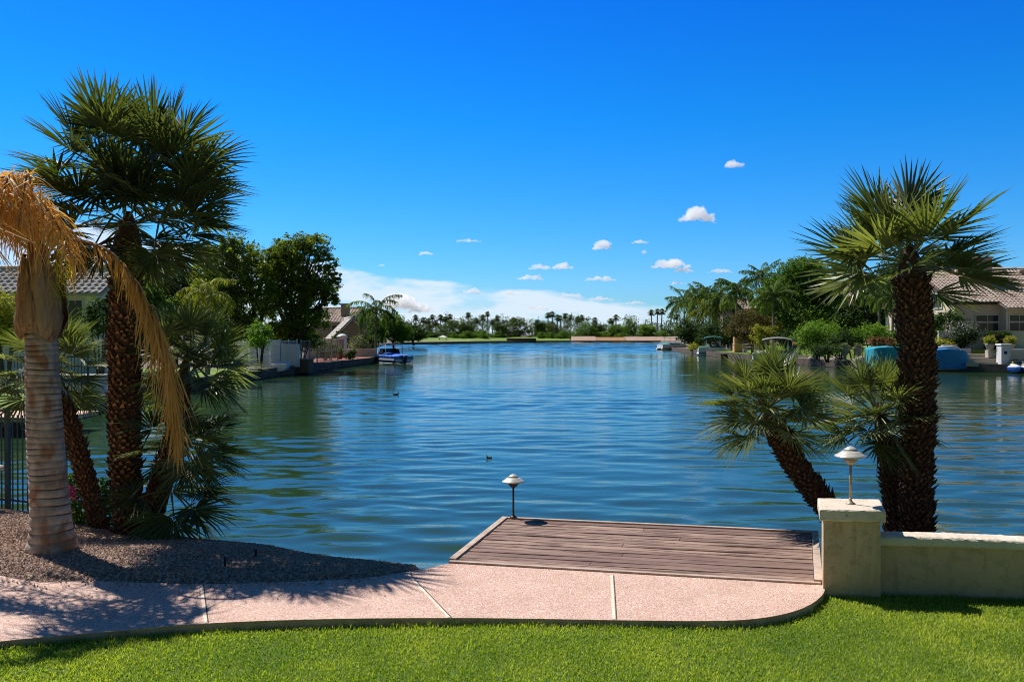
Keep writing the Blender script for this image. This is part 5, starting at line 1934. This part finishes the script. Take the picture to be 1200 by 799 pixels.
b = np.array(t.location)
leaf_cloud(m, lobes_px(1127, 70.7, [(1127, 383, 15, 6, -.3), (1116, 390, 8, 7, -.4), (1138, 388, 7, 6, -.4)], b), 800, .13, np.random.default_rng(341), .4, 10, .7)
m.build('blossom', M['whiteflower'], t)

# urns, rocks, patio
for i, (px, py, lab) in enumerate(((990, 420, 'pale stone urn at the right bank below the lime green shrub'), (1006, 419, 'second pale stone urn, nearer the teal tarpaulin'))):
    y = 74.5
    t = thing('stone_urn', lab, 'urn', (gx(px, y), y, 0), 'stone urns on the right bank')
    m = MB()
    m.lathe([(.0, 0), (.32, 0), (.32, .14), (.16, .22), (.14, .5), (.38, .85), (.46, 1.15), (.52, 1.25), (.44, 1.25), (.38, 1.1), (0, 1.0)], n=18)
    m.build('bowl', M['rock'], t, True)
    m = MB()
    leaf_cloud(m, [(0, 0, 1.4, .36, .36, .26)], 260, .16, np.random.default_rng(345 + i), .35, 10, .3)
    m.build('foliage', M['variegated'], t)
rng = np.random.default_rng(350)
RL = [(26.75, 99), (27.5, 83), (29.7, 73), (33.0, 70.0)]
for i, lab in enumerate(('largest pale boulder at the right bank waterline left of the urns', 'flat grey boulder at the water below the lime green shrub', 'small boulder beside the grey canopied boat', 'rounded boulder at the right bank near the patio', 'brown boulder at the bank corner by the teal tarpaulin', 'low boulder between the two stone urns and the water')):
    u = (.55, .66, .42, .12, .93, .8)[i] * 3
    k = int(min(u, 2.99))
    a, c = np.array(RL[k]), np.array(RL[k + 1])
    p = a + (c - a) * (u - k)
    t = MB()
    r = (.55, .5, .34, .42, .45, .36)[i]
    n1, n2 = 9, 14
    ph = np.linspace(0, math.pi, n1)
    th = np.linspace(0, 2 * math.pi, n2 + 1)
    rr = r * (1 + rng.normal(0, .09, (n1, n2 + 1)))
    rr[:, -1] = rr[:, 0]
    t.grid(np.stack([rr * np.sin(ph)[:, None] * np.cos(th) * 1.3, rr * np.sin(ph)[:, None] * np.sin(th), rr * np.cos(ph)[:, None] * .8 * np.ones_like(th)], -1))
    o = t.build('boulder', M['rock'], smooth=False)
    o.location = (p[0] + .35, p[1] + .2, .1)
    tag(o, lab, 'boulder', 'boulders along the right bank')

pat = np.array((gx(867, 108), 108.0, .08))
t = thing('barbecue_counter', 'brown stone barbecue counter with square chimney on the right bank patio', 'barbecue', pat)
m = MB(); m.box((0, 0, .5), (1.6, .9, 1.0), bev=.03); m.box((-.4, .1, 1.2), (.7, .7, 1.5), bev=.03)
m.build('body', M['retainorange'], t)
m = MB(); m.box((.1, 0, 1.04), (1.9, 1.05, .08), bev=.02)
m.build('worktop', M['stone'], t)
tp = np.array((gx(880, 104), 104.0, .08))
t = thing('patio_table', 'pale patio table on thin legs right of the barbecue counter', 'table', tp)
m = MB(); m.box((0, 0, .74), (1.8, 1.0, .07), bev=.02); m.build('tabletop', M['stone'], t)
for sx in (-.8, .8):
    for sy in (-.4, .4):
        m = MB(); m.tube([(sx, sy, 0), (sx, sy, .71)], .04, 6); m.build('leg', M['metal'], t)
for i, (px, lab) in enumerate(((873, 'pale patio chair between barbecue and table'), (887, 'pale patio chair at the right end of the patio table'))):
    t = thing('patio_chair', lab, 'chair', (gx(px, 103), 103.0, .08), 'patio chairs on the right bank')
    m = MB(); m.box((0, 0, .45), (.5, .5, .06), bev=.015); m.build('seat', M['stone'], t)
    m = MB(); m.box((0, .24, .78), (.5, .05, .6), bev=.015); m.build('backrest', M['stone'], t)
    for sx in (-.22, .22):
        for sy in (-.22, .22):
            m = MB(); m.tube([(sx, sy, 0), (sx, sy, .43)], .025, 5); m.build('leg', M['metal'], t)
um = np.array((gx(932, 88), 88.0, 0.0))
t = thing('closed_parasol', 'closed parasol with dark and red folds on the right bank', 'parasol', um)
m = MB(); m.tube([(0, 0, 0), (0, 0, 2.5)], .03, 8); m.build('pole', M['bark'], t)
m = MB()
a = np.arange(16) * 2 * math.pi / 16
V = np.array([[(r * (1 + .25 * (k % 2)) * math.cos(x), r * (1 + .25 * (k % 2)) * math.sin(x), z) for k, x in enumerate(np.r_[a, a[:1]])] for r, z in ((.26, .95), (.24, 1.2), (.17, 1.8), (.07, 2.45), (.01, 2.5))])
m.grid(V); m.build('canopy', M['navycloth'], t)
m = MB(); m.lathe([(.30, 1.25), (.30, 1.5), (.25, 1.62), (.22, 1.62)], n=12); m.build('canopy_tie', M['redcloth'], t)
pr = np.array((gx(857, 106), 106.0, -.1))
t = thing('pier', 'short dark timber pier beside the green canopied boat', 'pier', pr)
m = MB(); m.box((0, 0, 0), (3.4, 3.0, .16), bev=.02); m.build('deck', M['darkwood'], t)
for sx in (-1.5, 0, 1.5):
    m = MB(); m.tube([(sx, -1.3, -1.6), (sx, -1.3, .05)], .11, 8); m.build('post', M['darkwood'], t)

# left terrace: white garden wall, domed gate pillar, blocks behind the mesh fence
t = thing('garden_wall', 'white garden wall below the tan house behind the variegated shrub', 'wall', (gx(385, 84), 84.0, 0))
m = MB(); m.bar((0.9, 0, .95), (-2.2, -1.0, .95), .2, 1.9); m.build('wall_body', M['wallwhite'], t)
m = MB(); m.bar((.93, 0, 1.94), (-2.23, -1.0, 1.94), .34, .09); m.build('coping', M['wallwhite'], t)
t = thing('gate_pillar', 'white domed gate pillar with blue grey panel on the brick terrace', 'pillar', (gx(401, 84), 84.0, .09))
m = MB(); m.box((0, 0, 1.0), (.75, .75, 2.0), bev=.03); m.build('shaft', M['whitepaint'], t)
m = MB(); m.lathe([(0, 2.0), (.55, 2.0), (.55, 2.1), (.42, 2.2), (.22, 2.32), (0, 2.36)], n=16); m.build('dome', M['whitepaint'], t, True)
m = MB(); m.box((0, -.39, 1.35), (.45, .05, .9), bev=.015); m.build('panel', M['greypaint'], t)
t = thing('low_wall', 'low pale wall along the brick terrace right of the domed pillar', 'wall', (gx(418, 87), 87.0, .05))
m = MB(); m.bar((-1.6, 0, .4), (2.0, .6, .4), .3, .8); m.build('wall_body', M['stone'], t)
m = MB(); m.bar((-1.62, 0, .84), (2.02, .6, .84), .42, .08); m.build('coping', M['gardenwall'], t)
t = thing('privacy_wall', 'stepped pale grey wall blocks behind the white mesh fence', 'wall', (gx(331, 63), 63.0, 0))
m = MB(); m.box((-1.1, 0, 1.0), (1.9, .3, 2.0), bev=.02); m.box((.55, .1, .85), (1.35, .3, 1.7), bev=.02); m.box((-2.7, .1, .75), (1.3, .3, 1.5), bev=.02); m.build('wall_body', M['wallwhite'], t)
t = thing('seat_wall', 'low white seat wall on the left bank between the palm trunks', 'wall', (gx(88, 34), 34.0, .05))
m = MB(); m.box((0, 0, .35), (2.4, .5, .7), bev=.03); m.build('wall_body', M['wallwhite'], t)
m = MB(); m.box((0, 0, .74), (2.6, .62, .08), bev=.02); m.build('coping', M['gardenwall'], t)
t = thing('boat_deck', 'pinkish boat deck on dark piles at the left bank behind the fan palm', 'deck', (gx(32, 25.5), 25.9, -.05))
m = MB(); m.box((0, 0, 0), (2.8, 2.2, .14), bev=.02); m.build('deck', M['retain'], t)
for sx in (-1.2, 0, 1.2):
    m = MB(); m.tube([(sx, -.95, -1.8), (sx, -.95, -.05)], .09, 8); m.build('post', M['darkwood'], t)
for i, (px, y, sc, lab) in enumerate(((398, 79.5, 1.0, 'terracotta pot with a small plant at the left end of the brick terrace'), (414, 83, .8, 'smaller terracotta pot near the blue boat on the brick terrace'))):
    t = thing('potted_plant', lab, 'potted plant', (gx(px, y), y, .09), 'terracotta pots on the terrace')
    m = MB(); m.lathe([(0, 0), (.2 * sc, 0), (.32 * sc, .5 * sc), (.34 * sc, .56 * sc), (.28 * sc, .56 * sc), (0, .5 * sc)], n=16); m.build('pot', M['terracotta'], t, True)
    m = MB(); leaf_cloud(m, [(0, 0, .8 * sc, .34 * sc, .34 * sc, .32 * sc)], 300, .16, np.random.default_rng(360 + i), .35, 10, .3); m.build('foliage', M['broad'], t)

# ------------------------------------------------------------------ far shore
rng = np.random.default_rng(401)
mb = MB()
xs = np.linspace(-190, 190, 90)
lob = [(x + rng.uniform(-2, 2), 348 + rng.uniform(-6, 10), rng.uniform(3.4, 6.2), rng.uniform(3.0, 5.6), 3, rng.uniform(3.2, 5.2)) for x in xs]
leaf_cloud(mb, lob, 60000, .7, rng, .25, 20, .6)
tag(mb.build('treeline', M['farleaf']), 'continuous dark line of distant trees along the far shore', 'treeline', kind='stuff')


def far_palm_proto(h, seed):
    r = np.random.default_rng(seed)
    tr, lf, sk_ = MB(), MB(), MB()
    bend = r.uniform(-.35, .35)
    top = np.array((bend, 0, h - 1.1))
    tr.tube(crom([(0, 0, -.4), (bend * .2, 0, h * .5), top], 4), np.linspace(.28, .19, 9), 7)
    for i in range(34):
        az, el = i * 2.4 + r.normal(0, .2), np.interp(i / 33, [0, 1], [1.3, -.8]) + r.normal(0, .12)
        d = np.array((math.cos(el) * math.cos(az), math.cos(el) * math.sin(az), math.sin(el)))
        hub = top + d * r.uniform(.75, 1.05)
        fan_blade(lf, hub, d, unit(np.cross(np.cross(d, (0, 0, 1.0)), d)), r.uniform(.62, .92), r, 9, 3.4, .28, np.clip(r.normal(.4, .25), 0, 1), 1.5)
    for i in range(14):
        az = i * 2.4
        d = np.array((math.cos(az) * .32, math.sin(az) * .32, -1.0))
        fan_blade(sk_, top + np.array((math.cos(az), math.sin(az), 0)) * .22 + (0, 0, .35), unit(d), np.array((math.cos(az), math.sin(az), .3)), r.uniform(.9, 1.3), r, 6, 1.5, .05, .4, 2.0)
    return tr, lf, sk_


PROTO = []
FG = 'slender fan palms along the far shore'
ORD = 'first second third fourth fifth sixth seventh eighth ninth tenth eleventh twelfth thirteenth fourteenth fifteenth sixteenth seventeenth eighteenth nineteenth twentieth'.split()
FP = sorted([(488, 370), (496, 373), (502, 374), (506.6, 369.6), (511, 376), (516, 370), (522, 372), (527, 369), (548.6, 367), (559, 374), (565.6, 370), (572, 366), (577, 376), (582, 371), (602, 373),
             (642, 367), (647.4, 366), (653, 370), (657, 371), (662, 368), (669, 370), (677, 372), (682.6, 370), (697, 373), (716, 374), (722, 370), (764, 364), (770, 363), (775, 363), (786, 367), (793, 369)])
HS = (8.4, 9.3, 10.2, 11.4)
for i, h in enumerate(HS):
    PROTO.append([None, far_palm_proto(h, 410 + i), h])
for i, (px, py) in enumerate(FP):
    y = 322 + (i * 37) % 19
    need = gz(py - .5, y)
    k = int(np.argmin([abs(h - need) for h in HS]))
    nL = i + 1
    nR = len(FP) - i
    if nL <= 15:
        where = ORD[nL - 1] + ' from the left in the whole row'
    else:
        where = ORD[nR - 1] + ' from the right in the whole row'
    if nL == 1:
        where = 'leftmost of the whole row'
    if nR == 1:
        where = 'rightmost of the whole row, by the grove'
    lab = 'slender fan palm on the far shore, ' + where
    if PROTO[k][0] is None:
        t = thing('fan_palm', lab, 'palm tree', (0, 0, 0), FG)
        tr, lf, sk_ = PROTO[k][1]
        tr.build('trunk', M['palebark'], t, True)
        lf.build('crown', M['farleaf'], t)
        sk_.build('dead_fronds', M['deadfrond_dark'], t)
        PROTO[k][0] = t
    else:
        t = copy_tree(PROTO[k][0])
        t['label'] = lab
    s = need / HS[k]
    t.location = (gx(px, y), y, 0)
    t.scale = (s, s, s)
    t.rotation_euler = (0, 0, (i * 1.7) % 6.28)

# round trees of the far shore: three shapes, copied
TP = []
for i, lobs in enumerate(([(0, 0, 5.2, 4.2, 4, 3.6), (-2.2, .5, 4, 2.8, 2.6, 3), (2.4, -.5, 4.2, 2.6, 2.6, 3), (.6, -1, 7.4, 2.4, 2.4, 2), (-.5, -1.5, 2.6, 3.6, 2.4, 1.8)],
                          [(0, 0, 4, 3, 3, 3.4), (-1.2, 0, 6.4, 1.8, 1.8, 2.2), (1.4, .4, 5.4, 2, 2, 2.4), (0, -1, 2.4, 3, 2, 1.8)],
                          [(-2, 0, 3, 2.6, 2.4, 2.4), (2, 0, 3.2, 2.6, 2.4, 2.6), (0, .5, 4.6, 2.8, 2.6, 2.2), (0, -1, 1.8, 4, 2, 1.6)])):
    TP.append([lobs, max(l[2] + l[5] for l in lobs), max(l[0] + l[3] for l in lobs) - min(l[0] - l[3] for l in lobs), None])
FT = [  # px, top py, width px, shape, material, description
    (508, 389, 22, 2, 'farleaf', 'low spreading tree at the left end of the far shore'),
    (530, 375.5, 38, 0, 'farleaf', 'largest dark round tree left of centre on the far shore'),
    (546, 378, 16, 1, 'farleaf', 'narrow upright tree right of the largest dark round far tree'),
    (562, 387, 24, 2, 'broad', 'low lighter tree under the middle palms of the far shore'),
    (586, 378, 16, 1, 'farleaf', 'upright tree left of the big round tree at the dark jetty'),
    (604, 373, 38, 0, 'farleaf', 'big round dark tree directly above the dark jetty'),
    (632, 374, 14, 1, 'farleaf', 'slim upright tree left of the palm cluster above the green lawn'),
    (645, 380, 26, 2, 'farleaf', 'spreading tree under the tight palm cluster of the far shore'),
    (664, 386, 24, 2, 'broad', 'lighter low tree where the far lawn meets the brown wall'),
    (686, 377, 24, 0, 'broad', 'light green tree above the left part of the brown wall'),
    (700, 378, 18, 1, 'farleaf', 'dark upright tree above the brown wall'),
    (722, 380, 24, 2, 'broad', 'bushy green tree under the pair of palms over the orange slope'),
    (737, 372.5, 20, 0, 'broad', 'tall light green round tree standing over the orange slope'),
    (758, 379, 20, 1, 'bright', 'yellow green tree left of the tall triple palms'),
    (780, 384, 24, 2, 'farleaf', 'dark low tree right of the tall triple palms'),
    (798, 381, 18, 1, 'farleaf', 'dark tree at the right end of the far shore by the grove')]
PT = {}
for i, (px, py, wpx, sh_, mt, lab) in enumerate(FT):
    y = 313 + (i * 5) % 9
    key = (sh_, mt)
    if key not in PT:
        b = broad_tree('broadleaf_tree', lab, 'tree', (0, 0, 0), TP[sh_][0], 2600, .62, mt, .3, 430 + i, group='round trees along the far shore', clump=.22, per=16)
        PT[key] = b
    else:
        b = copy_tree(PT[key])
        b['label'] = lab
    b.location = (gx(px, y), y, 0.3)
    sw = wpx / FPX * y / TP[sh_][2]
    sz_ = (gz(py, y) - .3) / TP[sh_][1]
    b.scale = (sw, sw, sz_)
    b.rotation_euler = (0, 0, 0)
# far shore shrubs
rng = np.random.default_rng(450)
SP = None
words = ('at the left end of the far lawn', 'right of the leftmost far palms', 'below the largest dark round far tree', 'right of the small white canopy', 'below the middle palms of the far shore', 'left of the dark jetty', 'right of the dark jetty', 'in the middle of the bright far lawn', 'at the right end of the bright far lawn', 'at the left end of the brown wall', 'above the left of the orange slope', 'above the middle of the orange slope', 'above the right of the orange slope', 'over the pink end of the wall', 'behind the pale canopied boat')
for i, w_ in enumerate(words):
    px = np.interp(i, [0, 4, 5, 8, 14], [486, 572, 588, 662, 792])
    px = (490, 503, 532, 549, 566, 583, 634, 646, 660, 676, 694, 709, 730, 752, 775)[i]
    y = 309 + (i * 3) % 4
    lab = 'low round green shrub ' + w_
    if SP is None:
        SP = thing('shrub', lab, 'shrub', (0, 0, 0), 'low shrubs along the far shore')
        m = MB()
        leaf_cloud(m, [(0, 0, 1.2, 2.2, 1.6, 1.4), (1.4, 0, .9, 1.6, 1.3, 1.1), (-1.5, .2, .9, 1.5, 1.2, 1.0)], 900, .5, np.random.default_rng(451), .25, 12, .5)
        m.build('foliage', M['broad'], SP)
        t = SP
    else:
        t = copy_tree(SP)
        t['label'] = lab
    s = rng.uniform(.75, 1.25)
    t.location = (gx(px, y), y, .7 if px > 665 else .4)
    t.scale = (s * 1.1, s, s * rng.uniform(.8, 1.2))
    t.rotation_euler = (0, 0, i * 1.3)

# retaining walls and jetty
WY = 298.0
for (a, b_, top, mt, nm, lab) in ((671, 698.5, 394.2, 'retain', 'retaining_wall', 'left part of the brown retaining wall at the far waterline'),
                                   (699, 733, 395.2, 'retainorange', 'retaining_wall', 'orange brown middle stretch of the far retaining wall'),
                                   (733.4, 792, 394.6, 'retain', 'retaining_wall', 'long pinkish right stretch of the far retaining wall')):
    xa, xb = gx(a, WY), gx(b_, WY)
    zt_ = gz(top, WY)
    t = thing(nm, lab, 'wall', ((xa + xb) / 2, WY, 0), 'retaining walls of the far shore')
    m = MB()
    hw = (xb - xa) / 2
    sec = [(0, -.8), (0, .05), ((zt_ - .05) * 1.45, zt_), (6.5, zt_), (6.5, -.8)]
    m.add([(x, a_, c_) for x in (-hw, hw) for a_, c_ in sec], [[0, 1, 6, 5], [1, 2, 7, 6], [2, 3, 8, 7], [3, 4, 9, 8], [4, 3, 2, 1, 0], [5, 6, 7, 8, 9]])
    m.build('wall_body', M[mt], t)
    m = MB()
    m.box((0, (zt_ - .05) * 1.45 + .5, zt_ + .07), (xb - xa + .1, .8, .14))
    m.build('coping', M['retain'], t)
t = thing('jetty', 'low dark timber jetty below the big round tree on the far shore', 'jetty', (gx(611, 290), 292, -.2))
m = MB(); m.box((0, 0, .45), (10.0, 2.4, 1.1), bev=.05); m.build('deck', M['thatch'], t)
m = MB(); m.box((0, 0, 1.03), (10.3, 2.7, .1)); m.build('capping', M['darkwood'], t)
for px, y, w, mt, lab in ((519, 280, 2.6, 'whitepaint', 'small white canopy on posts on the far beach'), (475.5, 246, 1.6, 'stone', 'small straw coloured sunshade at the left end of the far beach')):
    t = thing('canopy', lab, 'canopy', (gx(px, y), y, .1))
    for sx in (-1, 1):
        for sy in (-1, 1):
            m = MB(); m.tube([(sx * w * .42, sy * w * .42, 0), (sx * w * .42, sy * w * .42, 1.25)], .06, 5); m.build('post', M['darkwood'], t)
    m = MB()
    V = [(-w * .55, -w * .55, 1.2), (w * .55, -w * .55, 1.2), (w * .55, w * .55, 1.2), (-w * .55, w * .55, 1.2), (0, 0, 1.9)]
    m.add(V, [[0, 1, 4], [1, 2, 4], [2, 3, 4], [3, 0, 4], [3, 2, 1, 0]])
    m.build('roof', M[mt], t)

# ducks
for (px, py, rz, lab) in ((464, 463, 0.1, 'brown duck swimming on the lake below the blue boat'), (573, 537, 2.9, 'dark duck swimming in mid lake above the dock light')):
    q = G(px, py, WZ)
    t = thing('duck', lab, 'duck', tuple(q), rz=rz)
    t.scale = (.62,) * 3 if px < 500 else (.3,) * 3
    m = MB()
    prof = []
    xs = np.linspace(-.24, .2, 12)
    rad = .095 * np.sin(np.linspace(.25, 2.9, 12)) ** .7
    zc = .05 + .05 * np.clip((-xs - .12) / .12, 0, 1)
    m.tube(np.c_[xs, 0 * xs, zc], rad, 10)
    m.tube(crom([(.12, 0, .07), (.17, 0, .15), (.175, 0, .20)], 3), np.linspace(.055, .036, 7), 8)
    m.tube([(.15, 0, .215), (.19, 0, .225), (.235, 0, .215)], [.036, .046, .026], 8)
    m.build('body', M['duck'], t, True)
    m = MB(); m.bar((.225, 0, .212), (.30, 0, .203), .04, .016); m.build('bill', M['yellowpaint'], t)

# ------------------------------------------------------------------ clouds
cm, nt = nodes('cloud_vapour')
pv = nt.nodes.new('ShaderNodeVolumePrincipled')
pv.inputs['Color'].default_value = (1, 1, 1, 1)
pv.inputs['Density'].default_value = .085
pv.inputs['Anisotropy'].default_value = .35
nt.links.new(pv.outputs[0], nt.nodes.new('ShaderNodeOutputMaterial').inputs['Volume'])


def ico(sub):
    import bmesh
    bm = bmesh.new()
    bmesh.ops.create_icosphere(bm, subdivisions=sub, radius=1)
    V = np.array([v.co[:] for v in bm.verts])
    F = np.array([[v.index for v in f.verts] for f in bm.faces])
    bm.free()
    return V, F


IV, IF = ico(3)
ctex = bpy.data.textures.new('cloud_lumps', 'CLOUDS')
ctex.noise_scale = 9
ctex.noise_depth = 4
CG = 'small fair weather clouds'
CLOUDS = [(860, 193, 27, 11, 'small flat white cloud highest in the sky at the upper right'), (818, 252, 40, 19, 'brightest puffy white cloud, upper right of centre'),
          (838, 261, 9, 3, 'tiny wisp just below right of the brightest puffy cloud'), (706, 288, 25, 13, 'compact round white cloud right of centre'),
          (548, 282, 30, 5, 'thin pair of cloud scraps left of centre, highest on that side'), (499, 297, 20, 6, 'small ragged cloud scrap left of centre'),
          (447, 311, 10, 4, 'tiny cloud scrap above the left edge of the veil'), (633, 313, 28, 8, 'left one of two joined flat clouds above the far shore'), (659, 312, 27, 10, 'right one of two joined flat clouds above the far shore'),
          (621, 325, 32, 9, 'flat cloud just below the two joined clouds'), (703, 327, 40, 7, 'long thin flat cloud over the far shore below the round one'),
          (786, 309, 46, 12, 'broad white cloud low over the right bank palms'), (800, 316, 26, 8, 'flat lower lobe right under the broad cloud'), (845, 318, 36, 6, 'long flat cloud low over the right palms'),
          (750, 283, 22, 7, 'faint wispy cloud right of the compact round one'), (755, 295, 8, 6, 'tiny cloud under the faint wisp'), (795, 331, 20, 6, 'small low cloud left above the right grove'),
          (668, 346, 32, 9, 'low cloud over the green far lawn'), (704, 350, 34, 7, 'low flat cloud over the far brown wall'), (744, 354, 26, 7, 'low cloud scrap left of the triple palms'), (600, 343, 34, 7, 'low cloud embedded in the veil above the jetty'),
          (553, 341, 30, 8, 'low cloud embedded in the veil over the middle palms'), (470, 353, 46, 24, 'tallest heaped cloud low at the left behind the blue boat'), (494, 361, 34, 13, 'right shoulder of the heaped cloud low at the left'),
          (630, 360, 34, 8, 'lowest cloud bank over the far lawn palms'), (196, 306, 36, 20, 'white cloud glimpsed behind the tall left palm trunk')]
for i, (px, py, w, h_, lab) in enumerate(CLOUDS):
    r = np.random.default_rng(500 + i)
    y = 1500.0
    s = y / FPX
    c = np.array((gx(px, y), y, gz(py, y)))
    Wd, Ht = w * s, h_ * s
    m = MB()
    nb = int(np.clip(w * .55, 5, 22))
    for k in range(nb):
        u = (k + .5) / nb * 2 - 1 + r.normal(0, .08)
        env = max(.25, (1 - u * u)) ** .6 * r.uniform(.55, 1.0)
        rr = Ht * .42 * env
        zc = -Ht * .42 + rr * .55 + r.uniform(0, max(.01, Ht * .85 * env - rr))
        rx = rr * r.uniform(1.0, 1.5) + Wd * .035
        V = IV * (rx, rx, rr) * (1, 1, 1)
        V[:, 2] = np.where(V[:, 2] < 0, V[:, 2] * .6, V[:, 2])
        m.add(V + (u * (Wd / 2 - rx * .6), r.normal(0, Ht * .3), zc), IF)
    o = m.build('cloud', cm, smooth=True)
    o.location = tuple(c)
    rm = o.modifiers.new('union', 'REMESH')
    rm.mode = 'VOXEL'
    rm.voxel_size = max(.7, Ht / 16)
    dp = o.modifiers.new('billow', 'DISPLACE')
    dp.texture = ctex
    dp.texture_coords = 'GLOBAL'
    dp.strength = Ht * .62
    dp.mid_level = .55
    tag(o, lab, 'cloud', CG)
